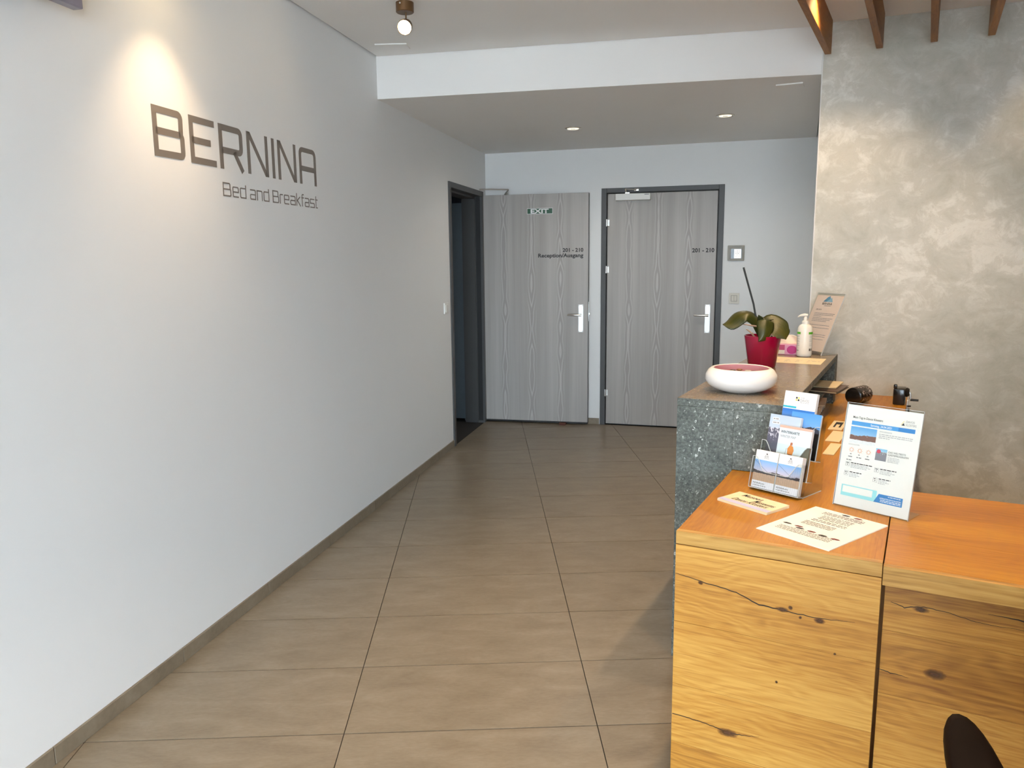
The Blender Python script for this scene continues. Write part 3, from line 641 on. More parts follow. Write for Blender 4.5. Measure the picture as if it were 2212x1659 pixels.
MB().box(0.483, 0.503, 0.04, 2.42, 0.0, 0.70).build('inner_panel', M_OAK, dk); MB().box(0.02, 0.49, 2.36, 2.40, 0, 0.70).build('rear_panel', M_OAK, dk)
def crack(par, pts, wds, y=-0.0004):
    m = MB(); rnd = random.Random(5); P = []
    for (xa, za), (xb, zb), wa, wb in zip(pts, pts[1:], wds, wds[1:]):
        for k in range(6):
            f = k / 6; P.append((xa + (xb - xa) * f, za + (zb - za) * f + rnd.uniform(-1, 1) * 0.0011, wa + (wb - wa) * f))
    P.append((*pts[-1], wds[-1]))
    m.keep = True
    for (x, z, w1), (x2, z2, w2) in zip(P, P[1:]): m.quad_uv([(x, y, z - w1), (x2, y, z2 - w2), (x2, y, z2 + w2), (x, y, z + w1)])
    return m.build('crack', M_CRACK, par)
crack(dk, [(0.001, 0.619), (0.084, 0.607), (0.164, 0.597), (0.223, 0.575), (0.292, 0.572), (0.37, 0.569), (0.451, 0.577)], [0.0006, 0.0012, 0.0013, 0.0018, 0.0014, 0.001, 0.0003])
crack(dk, [(0.002, 0.204), (0.06, 0.203), (0.116, 0.199), (0.16, 0.191), (0.20, 0.197), (0.238, 0.204)], [0.0012, 0.0011, 0.0012, 0.0022, 0.0009, 0.0003])
def knot(par, x, z, a, b, y=-0.0003):
    MB().lathe([(0, 0), (1, 0.0), (1, 0.0002), (0, 0.0002)], 20, mat=Matrix.Translation((x, y, z)) @ Matrix.Rotation(math.pi / 2, 4, 'X') @ Matrix.Diagonal((a * 2.0, b * 2.2, 1, 1))).build('knot', M_KNOT, par)
for x, z, a, b in ((0.28, 0.574, 0.010, 0.0035), (0.30, 0.583, 0.003, 0.003), (0.37, 0.563, 0.008, 0.004), (0.155, 0.191, 0.016, 0.006), (0.325, 0.562, 0.0022, 0.0022), (0.41, 0.484, 0.0018, 0.0018), (0.275, 0.372, 0.002, 0.002), (0.07, 0.605, 0.004, 0.003)): knot(dk, x, z, a, b)

rwg = thing('desk_wing', 'knotty oak desk wing with bright orange top joined at right angle', 'desk', CO(0.5055, -0.018, 0), CO_R)
RL = 1.65
for k, (a, b) in enumerate(((0.020, 0.236), (0.236, 0.452), (0.452, 0.668))): plank(0.001, RL, a, b + 0.018 * (k == 2), ZD - 0.040, ZD, M_OAKTOP, rwg, 'top_plank')
plank(0.0, RL, 0.0, 0.0197, ZD - 0.048, ZD, M_OAKEDGE, rwg, 'edge_band')
zr = [0.690, 0.566, 0.40, 0.21, 0.0]
for a, b in zip(zr, zr[1:]): plank(0.006, RL, 0.034, 0.060, b + 0.0003, a - 0.0003, M_OAK, rwg)
MB().box(RL - 0.03, RL, 0.06, 0.65, 0, 0.69).build('end_panel', M_OAK, rwg)
crack(rwg, [(0.02, 0.640), (0.05, 0.632), (0.09, 0.642), (0.13, 0.640), (0.20, 0.628), (0.34, 0.628)], [0.0006, 0.0012, 0.001, 0.0008, 0.0006, 0.0004], 0.0336); crack(rwg, [(0.22, 0.652), (0.29, 0.650), (0.36, 0.648)], [0.0003, 0.0016, 0.0006], 0.0336)
crack(rwg, [(0.0, 0.462), (0.03, 0.458), (0.07, 0.455)], [0.0008, 0.0012, 0.0003], 0.0336)
knot(rwg, 0.125, 0.478, 0.014, 0.007, 0.0337); knot(rwg, 0.085, 0.634, 0.010, 0.004, 0.0337)

# ---------------------------------------------------------------- things on the desk
M_ACR = acrylic('clear acrylic'); M_ACRE = plain('acrylic edge', (0.55, 0.58, 0.58), 0.15, spec=0.7)
# leaflet stack and sheet lying on the desk
def flat(name, label, cat, corner, xdir, wx, wy, th, mat, z=ZD, stack=1):
    r = CO_R + math.atan2(xdir[1], xdir[0]); t = thing(name, label, cat, CO(corner[0], corner[1], z), r)
    for k in range(stack):
        o = MB().box(0, wx, 0, wy, k * th + 0.0001, (k + 1) * th, 0.0).build('sheet', mat, t)
        if stack > 1: o.rotation_euler = (0, 0, math.radians((k - stack / 2) * 0.25)); 
    return t, stack * th
t, th = flat('leaflet_stack', 'small stack of cream museum leaflets flat on the oak desk', 'leaflet', (0.192, 0.235), (-0.156, 0.080), 0.175, 0.108, 0.0012, M_CREAM, stack=6)
t.location = CO(0.192, 0.235, ZD); t.rotation_euler = (0, 0, CO_R + math.atan2(-0.075, 0.156)); t.location = CO(0.036, 0.312, ZD)
rect(0.0, 0.175, 0.0, 0.022, plain('lilac strip', (0.50, 0.50, 0.72), 0.6), t, 'lilac_band', 'flat', th + 0.0003)
text('Museen', 0.030, 0.098, 0.076, 0.098, M_INK, t, 'flat', th + 0.0004, 0.004, shear=0.25); text('/', 0.094, 0.100, 0.060, 0.080, M_INK, t, 'flat', th + 0.0004); text('Museums', 0.088, 0.158, 0.050, 0.072, M_INK, t, 'flat', th + 0.0004, 0.004, shear=0.25); text('Davos Klosters', 0.028, 0.148, 0.028, 0.050, M_INK, t, 'flat', th + 0.0004, 0.004, shear=0.25)

t, th = flat('paper_sheet', 'white printed sheet with small feather drawings flat on the desk', 'paper', (0.188, 0.110), (0.196, -0.089), 0.212, 0.292, 0.0007, M_PAPER, stack=3)
lines([(0.045, 0.165, 0.262 - 0.0085 * k, 0.0032) for k in range(3)] + [(0.06, 0.15, 0.230 - 0.010 * k, 0.0034) for k in range(4)] + [(0.055, 0.155, 0.185 - 0.010 * k, 0.0036) for k in range(2)] + [(0.05, 0.14, 0.158 - 0.0085 * k, 0.0030) for k in range(4)] + [(0.025, 0.18, 0.075 - 0.0085 * k, 0.0028) for k in range(4)], M_INK, t, 'flat', th + 0.0004)
def feather(par, x, z, mat, e):
    m = MB(); m.keep = True; P = [(-0.013, -0.001), (-0.005, 0.0055), (0.007, 0.0055), (0.014, 0.001), (0.007, -0.004), (-0.005, -0.005)]
    vs_ = [m.bm.verts.new((x + a, z + b, e)) for a, b in P]; m.bm.faces.new(vs_[::-1]); m.build('feather_drawing', mat, par)
for x, z in ((0.10, 0.278), (0.03, 0.10), (0.075, 0.088), (0.145, 0.083)):
    feather(t, x, z, M_INK, th + 0.0004); feather(t, x + 0.035, z, plain('feather red', (0.16, 0.03, 0.03), 0.6), th + 0.0004)

# cream notes
for (x, y, ang, wx, wy, lab) in ((0.222, 1.49, -2, 0.055, 0.19, 'cream note card with a black printed mark on the oak desk'), (0.236, 1.262, -3, 0.054, 0.20, 'blank cream note pad between two cream cards on the oak desk'), (0.252, 1.035, -3, 0.040, 0.19, 'blank cream note card nearest the leaflet stand')):
    o = thing('note_card', lab, 'note', CO(x, y, ZD), CO_R + math.radians(ang), 'cream notes on the desk')
    MB().box(0, wx, 0, wy, 0.0001, 0.004, 0.0006, 1).build('card', M_CREAM, o)
    if 'black' in lab:
        rect(0.014, 0.022, 0.045, 0.16, M_INK, o, 'mark', 'flat', 0.0044); rect(0.022, 0.036, 0.11, 0.16, M_INK, o, 'mark', 'flat', 0.0044); rect(0.036, 0.044, 0.045, 0.16, M_INK, o, 'mark', 'flat', 0.0044)

# -------- leaning frames helper: a tilted sub-root
def tilted(par, loc, ang, name):
    e = bpy.data.objects.new(name, None); COL.objects.link(e); e.parent = par; e.location = loc; e.rotation_euler = (-ang, 0, 0); return e

# event-sheet stand (L-shaped acrylic, leaning back)
r = CO_R + math.atan2(-0.072, 0.194)
t = thing('sheet_stand', 'upright clear acrylic stand holding a white event sheet on the desk', 'sign holder', CO(0.349, 0.421, ZD), r)
lean = math.radians(11.5)
e = tilted(t, (0, 0, 0.002), lean, 'holder')
SWD, SHT = 0.212, 0.305
MB().box(0, SWD, 0.0, 0.0018, 0, SHT).build('front_plate', M_ACR, e); MB().box(0, SWD, 0.0042, 0.006, 0, SHT).build('back_plate', M_ACR, e)
MB().box(-0.0008, 0, 0, 0.006, 0, SHT).box(SWD, SWD + 0.0008, 0, 0.006, 0, SHT).box(0, SWD, 0, 0.006, SHT, SHT + 0.0008).build('plate_edge', M_ACRE, e)
MB().box(0, SWD, 0.004, 0.085, 0.0002, 0.003).build('foot', M_ACR, t)
sh = thing('event_sheet', 'white day programme sheet with blue bands inside the acrylic stand', 'paper', (0, 0, 0), 0); sh.matrix_world = Matrix.Translation(CO(0.349, 0.421, ZD + 0.002)) @ Matrix.Rotation(r, 4, 'Z') @ Matrix.Rotation(-lean, 4, 'X') @ Matrix.Translation((0.001, 0.0035, 0.003))
PW_, PH = 0.21, 0.297
MB().box(0, PW_, 0, 0.0005, 0, PH).build('page', M_PAPER, sh)
text('Mein Tag in Davos Klosters', 0.020, 0.105, 0.258, 0.265, M_INK, sh, bold=0.004)
rect(0.018, 0.195, 0.238, 0.250, M_BLUE2, sh, 'blue_band'); rect(0.150, 0.195, 0.238, 0.250, M_BLUE, sh, 'blue_band', eps=0.0005)
text('Samstag, 24.04.2021', 0.073, 0.132, 0.2410, 0.2472, M_WINK, sh, eps=0.0008, bold=0.012)
text('DAVOS', 0.168, 0.190, 0.2655, 0.2715, M_INKG, sh); text('KLOSTERS', 0.168, 0.196, 0.2565, 0.2625, M_INKG, sh)
m = MB(); m.keep = True; m.bm.faces.new([m.bm.verts.new(p) for p in ((0.156, -0.0005, 0.2565), (0.165, -0.0005, 0.2565), (0.1615, -0.0005, 0.264))]); m.build('logo_triangle', M_INK, sh)
m = MB(); m.keep = True; m.bm.faces.new([m.bm.verts.new(p) for p in ((0.154, -0.0005, 0.2575), (0.1555, -0.0005, 0.2575), (0.1625, -0.0005, 0.269), (0.161, -0.0005, 0.269))]); m.build('logo_stroke', M_YELLOW, sh)
rect(0.018, 0.093, 0.186, 0.234, photo('event photo', (0.10, 0.35, 0.72), (0.45, 0.68, 0.85), (0.20, 0.10, 0.08), (0.80, 0.84, 0.86), 0.50, 0.55, 2.2, 4.0, 0.62, (0.86, 0.88, 0.9), 0.15), sh, 'photo')
text('ZWISCHENSAISON', 0.100, 0.134, 0.2285, 0.232, M_INKG, sh)
lines([(0.100, 0.192, 0.2215, 0.0022), (0.100, 0.192, 0.2165, 0.0022), (0.100, 0.130, 0.2115, 0.0022)], M_INKL, sh); text('DAVOS KLOSTERS', 0.018, 0.050, 0.1795, 0.183, M_INKG, sh)
for k, x in enumerate((0.029, 0.053, 0.078)):
    mm = MB(); stroke(mm, [(x + 0.0048 * math.cos(a * math.pi / 8), 0.1655 + 0.0048 * math.sin(a * math.pi / 8)) for a in range(16)], 0.0010, True, 0.0003, -0.0003)
    for a in range(8): stroke(mm, [(x + 0.0062 * math.cos(a * math.pi / 4), 0.1655 + 0.0062 * math.sin(a * math.pi / 4)), (x + 0.0082 * math.cos(a * math.pi / 4), 0.1655 + 0.0082 * math.sin(a * math.pi / 4))], 0.0008, False, 0.0003, -0.0003)
    mm.build('sun_drawing', M_ORANGE, sh); lines([(x - 0.003, x + 0.003, 0.152, 0.0024)], M_INKG, sh); lines([(x - 0.007, x + 0.007, 0.144, 0.0026)], M_INKG, sh, seed=k)
lines([(0.018, 0.033, 0.134, 0.0026)], M_INKG, sh)
rect(0.098, 0.129, 0.148, 0.182, photo('programme cover', (0.2, 0.5, 0.75), (0.6, 0.75, 0.85), (0.22, 0.22, 0.26), (0.75, 0.78, 0.82), 0.75, 0.3, 5, 8.0, 0.52), sh, 'cover_print')
MB().lathe([(0, 0), (0.0058, 0), (0.0058, 0.0002), (0, 0.0002)], 20, mat=Matrix.Translation((0.106, -0.0007, 0.174)) @ Matrix.Rotation(math.pi / 2, 4, 'X')).build('red_badge', M_RED, sh)
text('DAS WELTBESTE', 0.133, 0.180, 0.1735, 0.1785, M_INK, sh); text('GÄSTEPROGRAMM', 0.133, 0.188, 0.166, 0.171, M_INK, sh)
lines([(0.133, 0.165, 0.160 - 0.004 * k, 0.0016) for k in range(4)], M_INKL, sh)
for k, (x, z, x1) in enumerate(((0.018, 0.117, 0.094), (0.018, 0.090, 0.068), (0.102, 0.114, 0.162), (0.102, 0.086, 0.150))):
    mm = MB(); stroke(mm, [(x, z), (x + 0.011, z), (x + 0.011, z + 0.012), (x, z + 0.012)], 0.0006, True, 0.0002, -0.0003); mm.build('date_box', M_INKG, sh)
    lines([(x + 0.002, x + 0.009, z + 0.008, 0.002), (x + 0.004, x + 0.007, z + 0.003, 0.002)], M_INK, sh, seed=k); lines([(x + 0.015, x1, z + 0.0095, 0.0024)], M_INK, sh, seed=k + 9); lines([(x + 0.015, x1 - 0.01, z + 0.005, 0.0018), (x + 0.015, x1 - 0.004, z + 0.001, 0.0018), (x + 0.015, x1 - 0.014, z - 0.003, 0.0018)], M_INKL, sh, seed=k + 20)
rect(0.016, 0.118, 0.030, 0.062, M_CYAN, sh, 'cyan_box'); rect(0.020, 0.106, 0.040, 0.059, M_PAPER, sh, 'white_box', eps=0.0006)
m = MB(); m.keep = True; m.bm.faces.new([m.bm.verts.new(p) for p in ((0.112, -0.0008, 0.030), (0.190, -0.0008, 0.030), (0.190, -0.0008, 0.055), (0.124, -0.0008, 0.055))]); m.build('blue_box', M_BLUE, sh)
text('INTERAKTIVE DAVOS KLOSTERS', 0.128, 0.186, 0.0415, 0.0455, M_WINK, sh, eps=0.001, bold=0.01); lines([(0.150, 0.186, 0.050, 0.0018), (0.130, 0.186, 0.0375, 0.0018), (0.130, 0.186, 0.0335, 0.0018)], M_WINK, sh, eps=0.001)

# three-tier acrylic leaflet stand
r = CO_R + math.atan2(-0.060, 0.157)
HL = CO(0.095, 0.472, ZD)
t = thing('leaflet_stand', 'clear acrylic three tier leaflet stand facing out from the desk', 'leaflet stand', HL, r)
HW = 0.168
lean = math.radians(13)
tiers = [(0.0, 0.0105, 0.098), (0.047, 0.048, 0.105), (0.094, 0.105, 0.105)]
def wave_panel(m, w0, w1, h, dip, th, y):
    n = 24; top = []
    for i in range(n + 1):
        f = i / n; s = min(1, max(0, (min(f, 1 - f) - 0.06) / 0.22)); s = s * s * (3 - 2 * s); top.append((w0 + (w1 - w0) * f, h - dip * s))
    for a, b in zip(top, top[1:]): m.prism([(a[0], 0), (b[0], 0), b, a], y, y + th, mp=lambda u, v, hh: (u, hh, v))
    return m, top
for k, (dy, dz, hh) in enumerate(tiers):
    e = tilted(t, (0, dy, dz), lean, 'pocket')
    m, top = wave_panel(MB(), 0, HW, hh, 0.045, 0.002, 0.0); m.build('pocket_front', M_ACR, e)
    ed = MB(); stroke(ed, top, 0.0016, False, 0.0024, 0.0022); ed.build('pocket_edge', M_ACRE, e)
    MB().box(0, 0.002, 0.002, 0.034, 0, hh).build('pocket_side', M_ACR, e); MB().box(HW - 0.002, HW, 0.002, 0.034, 0, hh).build('pocket_side', M_ACR, e)
    MB().box(0, HW, 0.034, 0.036, 0, 0.150 if k < 2 else 0.185).build('pocket_back', M_ACR, e); MB().box(0, HW, 0.0, 0.036, -0.002, 0.0).build('pocket_floor', M_ACRE, e)
    MB().box(-0.0008, 0.0012, 0, 0.0012, 0, hh).build('side_edge', M_ACRE, e); MB().box(HW - 0.0012, HW + 0.0008, 0, 0.0012, 0, hh).build('side_edge', M_ACRE, e)
for x in (0, HW - 0.0025): MB().box(x, x + 0.0025, 0.03, 0.145, 0, 0.002).build('foot_rail', M_ACRE, t)
for x in (0.0, HW - 0.002):
    m = MB(); m.prism([(0.005, 0), (0.150, 0), (0.150, 0.105), (0.112, 0.103), (0.065, 0.046), (0.020, 0.0)], x, x + 0.002, mp=lambda u, v, hh: (hh, u, v)); m.build('support_side', M_ACR, t)
def leaflet(name, label, tier, x, y, wd, ht, th, z=0.001, group=None, mat=None):
    dy, dz, _ = tiers[tier]
    o = thing(name, label, 'leaflet', (0, 0, 0), 0, group)
    o.matrix_world = Matrix.Translation(HL) @ Matrix.Rotation(r, 4, 'Z') @ Matrix.Translation((0, dy, dz)) @ Matrix.Rotation(-lean, 4, 'X') @ Matrix.Translation((x, y, z))
    n = max(1, int(th / 0.003))
    for k in range(n): MB().box(0, wd, k * th / n + 0.0001, (k + 1) * th / n, 0, ht - 0.001 * (k % 2)).build('booklet', mat or M_PAPER, o)
    return o
P_TRIP = photo('trip photo', (0.18, 0.40, 0.75), (0.80, 0.55, 0.42), (0.06, 0.05, 0.055), (0.20, 0.13, 0.10), 0.48, 0.40, 2.4, 2.0, 0.72, (0.55, 0.36, 0.24), 0.30)
for k, x in enumerate((0.006, 0.086)):
    o = leaflet('piste_leaflet', 'white topped piste map leaflet in the lowest tier of acrylic stand', 0, x, 0.006, 0.076, 0.118, 0.022, group='piste map leaflets in the lowest tier')
    rect(0, 0.076, 0.022, 0.088, P_TRIP, o, 'photo'); rect(0, 0.076, 0.0, 0.022, plain('lilac white', (0.74, 0.74, 0.80), 0.5), o, 'footer')
    text('PISTENPLAN', 0.005, 0.044, 0.012, 0.0165, M_INK, o, eps=0.0008, bold=0.01); lines([(0.005, 0.05, 0.006, 0.002)], M_INKG, o, eps=0.0008)
    lines([(0.032, 0.044, 0.102, 0.002), (0.030, 0.046, 0.098, 0.002), (0.030, 0.046, 0.094, 0.0015)], M_INKG, o); lines([(0.035, 0.041, 0.107, 0.003)], M_INK, o)
    m = MB(); stroke(m, [(0.0, 0.085), (0.05, 0.052), (0.076, 0.060)], 0.0006, False, 0.0001, -0.0007); m.build('cable_line', M_INK, o)
o = leaflet('winter_map', 'pale winter map leaflet with skier photo in middle tier of acrylic stand', 1, 0.052, 0.004, 0.108, 0.160, 0.012)
rect(0, 0.108, 0, 0.155, photo('winter map photo', (0.62, 0.72, 0.80), (0.70, 0.78, 0.84), (0.30, 0.35, 0.42), (0.80, 0.84, 0.88), 0.18, 0.25, 3, 11, 0.42), o, 'photo'); rect(0, 0.108, 0.152, 0.160, plain('salmon edge', (0.62, 0.42, 0.34), 0.5), o, 'header', eps=0.0006)
text('WINTERKARTE', 0.006, 0.068, 0.136, 0.144, M_INK, o, eps=0.0008, bold=0.012); text('WINTER MAP', 0.006, 0.058, 0.122, 0.130, M_INKG, o, eps=0.0008)
M_SKI = plain('skier orange', (0.70, 0.25, 0.05), 0.5); M_SKD = plain('skier dark', (0.05, 0.04, 0.05), 0.5)
def blob(par, pts, mat, name):
    m = MB(); m.keep = True; m.bm.faces.new([m.bm.verts.new((a, -0.0008, b)) for a, b in pts]); m.build(name, mat, par)
blob(o, [(0.038, 0.072), (0.054, 0.070), (0.058, 0.086), (0.054, 0.098), (0.044, 0.102), (0.036, 0.090)], M_SKI, 'skier_jacket'); blob(o, [(0.043, 0.101), (0.051, 0.101), (0.051, 0.110), (0.044, 0.110)], plain('skier head', (0.4, 0.15, 0.08), 0.5), 'skier_head'); blob(o, [(0.036, 0.055), (0.048, 0.055), (0.054, 0.072), (0.040, 0.073)], M_SKD, 'skier_legs'); blob(o, [(0.028, 0.056), (0.029, 0.056), (0.033, 0.090), (0.032, 0.090)], M_SKD, 'ski_pole'); blob(o, [(0.070, 0.030), (0.080, 0.030), (0.082, 0.060), (0.076, 0.068), (0.070, 0.055)], plain('skier blue', (0.15, 0.22, 0.32), 0.5), 'second_skier')
o = leaflet('winter_booklet', 'grey blue snow photo booklet behind the winter map in acrylic stand', 1, 0.006, 0.018, 0.105, 0.190, 0.012)
rect(0, 0.105, 0, 0.190, photo('snow photo', (0.45, 0.55, 0.68), (0.60, 0.65, 0.74), (0.10, 0.10, 0.14), (0.60, 0.60, 0.68), 0.78, 0.2, 4, 15, 0.5), o, 'photo'); rect(0.010, 0.032, 0.172, 0.180, M_WINK, o, 'white_tag', eps=0.0006); rect(0.010, 0.036, 0.160, 0.168, M_WINK, o, 'white_tag', eps=0.0006); lines([(0.012, 0.030, 0.1745, 0.003), (0.012, 0.034, 0.1625, 0.003)], M_INKG, o, eps=0.0009)
o = leaflet('davos_booklet', 'tall white topped booklet with turquoise band in rear tier of acrylic stand', 2, 0.028, 0.012, 0.108, 0.205, 0.014)
rect(0, 0.045, 0.152, 0.158, plain('turquoise', (0.03, 0.42, 0.55), 0.5), o, 'turquoise_band'); rect(0, 0.108, 0.0, 0.149, photo('blue sky photo', (0.02, 0.16, 0.55), (0.45, 0.65, 0.85), (0.35, 0.45, 0.60), (0.80, 0.84, 0.9), 0.35, 0.2, 3, 21, 0.4), o, 'photo')
for k, (a, b, c_) in enumerate(((0.039, 0.183, M_INK), (0.046, 0.183, M_YELLOW), (0.039, 0.176, M_YELLOW), (0.046, 0.176, M_INK))): rect(a, a + 0.0055, b, b + 0.0055, c_, o, 'logo_square')
text('DAVOS', 0.055, 0.084, 0.175, 0.183, M_INKG, o, bold=0.004); lines([(0.056, 0.068, 0.186, 0.0022), (0.055, 0.084, 0.171, 0.002)], M_INKL, o)
o = leaflet('mountain_booklet', 'snow peak photo booklet at front of rear tier of acrylic stand', 2, 0.067, 0.0035, 0.098, 0.142, 0.008)
rect(0, 0.098, 0, 0.142, photo('peak photo', (0.08, 0.30, 0.72), (0.35, 0.55, 0.85), (0.05, 0.05, 0.08), (0.80, 0.82, 0.86), 0.72, 0.45, 1.6, 31, 0.60), o, 'photo')
blob(o, [(0.052, 0.060), (0.062, 0.060), (0.064, 0.078), (0.058, 0.088), (0.052, 0.078)], M_RED, 'red_hiker'); blob(o, [(0.030, 0.060), (0.038, 0.060), (0.040, 0.074), (0.034, 0.082)], M_SKD, 'dark_hiker')

# pencil sharpener on the desk edge
t = thing('pencil_sharpener', 'black crank pencil sharpener clamped to the edge of the oak desk', 'pencil sharpener', CO(0.478, 2.262, ZD), CO_R + rot2(-2))
M_BLK = plain('gloss black plastic', (0.012, 0.011, 0.011), 0.18, var=0.1)
MB().box(-0.034, 0.020, -0.045, 0.045, 0.0005, 0.082, 0.006).build('body', M_BLK, t, True); MB().box(-0.034, -0.018, -0.046, -0.02, 0.082, 0.102, 0.004).build('pencil_gate', M_BLK, t, True)
MB().lathe([(0, 0), (0.022, 0.0), (0.024, 0.006), (0.018, 0.016), (0.0, 0.018)], 24, mat=Matrix.Translation((0.020, -0.01, 0.062)) @ Matrix.Rotation(math.pi / 2, 4, 'Y')).build('gear_cover', M_BLK, t, True)
MB().tube([(0.036, -0.01, 0.064), (0.042, -0.012, 0.055), (0.042, -0.012, 0.028)], 0.0042, 10).build('crank', M_STEEL, t, True); MB().tube([(0.042, -0.012, 0.026), (0.078, -0.012, 0.026)], [0.0062, 0.0052], 12).build('crank_knob', M_BLK, t, True)
MB().box(0.027, 0.036, -0.05, -0.036, -0.055, 0.03, 0.002).build('clamp', M_STEEL, t); MB().tube([(0.040, -0.06, -0.012), (0.040, -0.06, -0.040)], 0.004, 8).lathe([(0, 0), (0.009, 0), (0.009, 0.006), (0, 0.006)], 14, 0.040, -0.06).build('clamp_screw', M_BLK, t, True)

# dark travel cup lying on its side
def mug_mat():
    u = NT('dark printed cup'); c = u.coord(); f = u.noise(c, 38, 4, 0.7, 1.5)
    return u.fin(u.ramp(f, [(0.45, (0.03, 0.022, 0.02)), (0.52, (0.16, 0.13, 0.12)), (0.60, (0.45, 0.42, 0.40))], 'CONSTANT'), 0.25, spec=0.6)
t = thing('travel_cup', 'black travel cup lying on its side on the desk by plaster wall', 'cup', CO(0.268, 2.135, ZD + 0.0435), CO_R)
mx = Matrix.Rotation(math.atan2(0.94, 0.38), 4, 'Z') @ Matrix.Rotation(math.pi / 2, 4, 'Y')
MB().lathe([(0.0, 0.020), (0.040, 0.020), (0.0425, 0.03), (0.0425, 0.118), (0.038, 0.124), (0.0, 0.124)], 36, mat=mx).build('body', mug_mat(), t, True); MB().lathe([(0.0, -0.004), (0.030, -0.004), (0.041, 0.002), (0.043, 0.012), (0.043, 0.020), (0.0, 0.021)], 36, mat=mx).build('lid', M_BLK, t, True)

# brochures in the niche of the counter
M_BROWN = plain('brown leather card', (0.10, 0.060, 0.042), 0.35, var=0.2); M_BEIGE = plain('beige pages', (0.72, 0.58, 0.36), 0.5)
def folder(label, x, y, z, wx, wy, ang, mat, th=0.012, roll=0.0):
    o = thing('menu_folder', label, 'folder', CO(x, y, z), CO_R + math.radians(ang), 'folders in the counter niche')
    MB().box(0, wx, 0, wy, 0.0002, 0.003, 0.001, 1).box(0, wx, 0, wy, th - 0.003, th, 0.001, 1).build('cover', mat, o); MB().box(0.003, wx - 0.006, 0.004, wy - 0.004, 0.003, th - 0.003).build('pages', M_BEIGE, o)
    return o
MB().box(E0 + 0.045, E1 - 0.01, 0.72, 2.12, 0.836, 0.846, 0.001).build('niche_shelf', M_STONE, ct)
folder('brown folder with beige pages poking from the stone counter niche near its end', 0.02, 1.80, 0.8475, 0.21, 0.22, -8, M_BROWN); folder('dark brown folder poking from the stone counter niche above the desk', 0.0, 1.40, 0.8475, 0.215, 0.20, 4, M_BROWN, 0.008)
o = folder('beige booklet lying on the brown folder in the stone counter niche', 0.05, 1.86, 0.8605, 0.165, 0.20, -4, M_BEIGE, 0.006)
bx_ = thing('card_box', 'dark box of white cards under the shelf of stone counter niche', 'box', CO(0.02, 1.62, ZD + 0.0012), CO_R); MB().box(0, 0.14, 0, 0.30, 0, 0.06, 0.002).build('box', M_BLK, bx_)
for k in range(5): MB().box(0.1405, 0.1415, 0.02 + 0.055 * k, 0.05 + 0.055 * k, 0.012, 0.05).build('white_card', M_PAPER, bx_)

# ---------------------------------------------------------------- things on the stone top
# bowl
t = thing('bowl', 'low round white glazed bowl with pink inside on the stone counter', 'bowl', CO(-0.028, 0.905, ZS), CO_R)
M_GLZ = plain('white glaze', (0.82, 0.80, 0.77), 0.08, spec=0.6, var=0.01); M_PINK = plain('pink glaze', (0.66, 0.36, 0.40), 0.2, var=0.03)
MB().lathe([(0.0, 0.0005), (0.066, 0.0005), (0.072, 0.003), (0.098, 0.012), (0.119, 0.027), (0.1285, 0.046), (0.126, 0.064), (0.116, 0.080), (0.106, 0.087), (0.100, 0.088), (0.0965, 0.086)], 72, caps=False).build('outer_bowl', M_GLZ, t, True, 60)
MB().lathe([(0.0965, 0.086), (0.098, 0.078), (0.105, 0.066), (0.108, 0.050), (0.100, 0.030), (0.080, 0.018), (0.0, 0.014)], 72, caps=False).build('inner_bowl', M_PINK, t, True, 60)
rnd = random.Random(3)
M_CW = [plain('sweet wrapper silver', (0.65, 0.63, 0.60), 0.3, 0.6), plain('sweet wrapper dark', (0.05, 0.04, 0.04), 0.3), plain('sweet wrapper brown', (0.30, 0.14, 0.07), 0.35)]
for k, (x, y) in enumerate(((-0.030, 0.0), (-0.012, 0.03), (0.022, 0.012), (0.045, 0.0), (0.0, -0.03))):
    o = thing('wrapped_sweet', 'small wrapped sweet inside the white bowl', 'sweet', CO(-0.028 + x, 0.905 + y, ZS + 0.0155), CO_R + rnd.uniform(0, 3), 'sweets in the bowl')
    zb = 0.048
    MB().lathe([(0, 0.0), (0.009, 0.002), (0.013, 0.012), (0.013, zb - 0.008), (0.009, zb), (0, zb + 0.002)], 14).build('sweet_body', M_CW[k % 3], o, True); MB().lathe([(0.002, zb), (0.012, zb + 0.012), (0.010, zb + 0.013), (0.0015, zb + 0.002)], 9).build('wrapper_twist', M_CW[(k + 1) % 3], o)

# orchid in a crimson pot
PC = (-0.078, 1.592)
t = thing('orchid_pot', 'glossy crimson tapered pot on the stone counter behind the bowl', 'pot', CO(*PC, ZS), CO_R)
M_CRIM = plain('crimson glaze', (0.30, 0.002, 0.030), 0.14, spec=0.55, var=0.03)
MB().lathe([(0.0, 0.0005), (0.056, 0.0005), (0.059, 0.004), (0.0795, 0.138), (0.0795, 0.142), (0.075, 0.142), (0.073, 0.125), (0.070, 0.115)], 64, caps=False).build('pot', M_CRIM, t, True, 50); MB().lathe([(0.0, 0.124), (0.03, 0.127), (0.0725, 0.120), (0.071, 0.114), (0, 0.114)], 32).build('bark', plain('orchid bark', (0.06, 0.03, 0.02), 0.9, var=0.6, scale=150), t, True)
def leaf_mat():
    u = NT('orchid leaf'); uv = u.coord('UV'); s = u.n('SeparateXYZ'); u.put(s.inputs[0], uv)
    n_ = u.noise(u.mapping(uv, (1.2, 14, 1)), 4, 4, 0.6); f = u.math('ADD', u.math('MULTIPLY', n_, 0.7), u.math('MULTIPLY', u.noise(u.coord(), 11, 2), 0.45))
    u.bump(n_, 0.15, 0.002)
    return u.fin(u.ramp(f, [(0.42, (0.006, 0.012, 0.003)), (0.56, (0.028, 0.036, 0.005)), (0.72, (0.085, 0.070, 0.005)), (0.88, (0.16, 0.11, 0.006))]), 0.36, spec=0.4)
M_LEAF = leaf_mat()
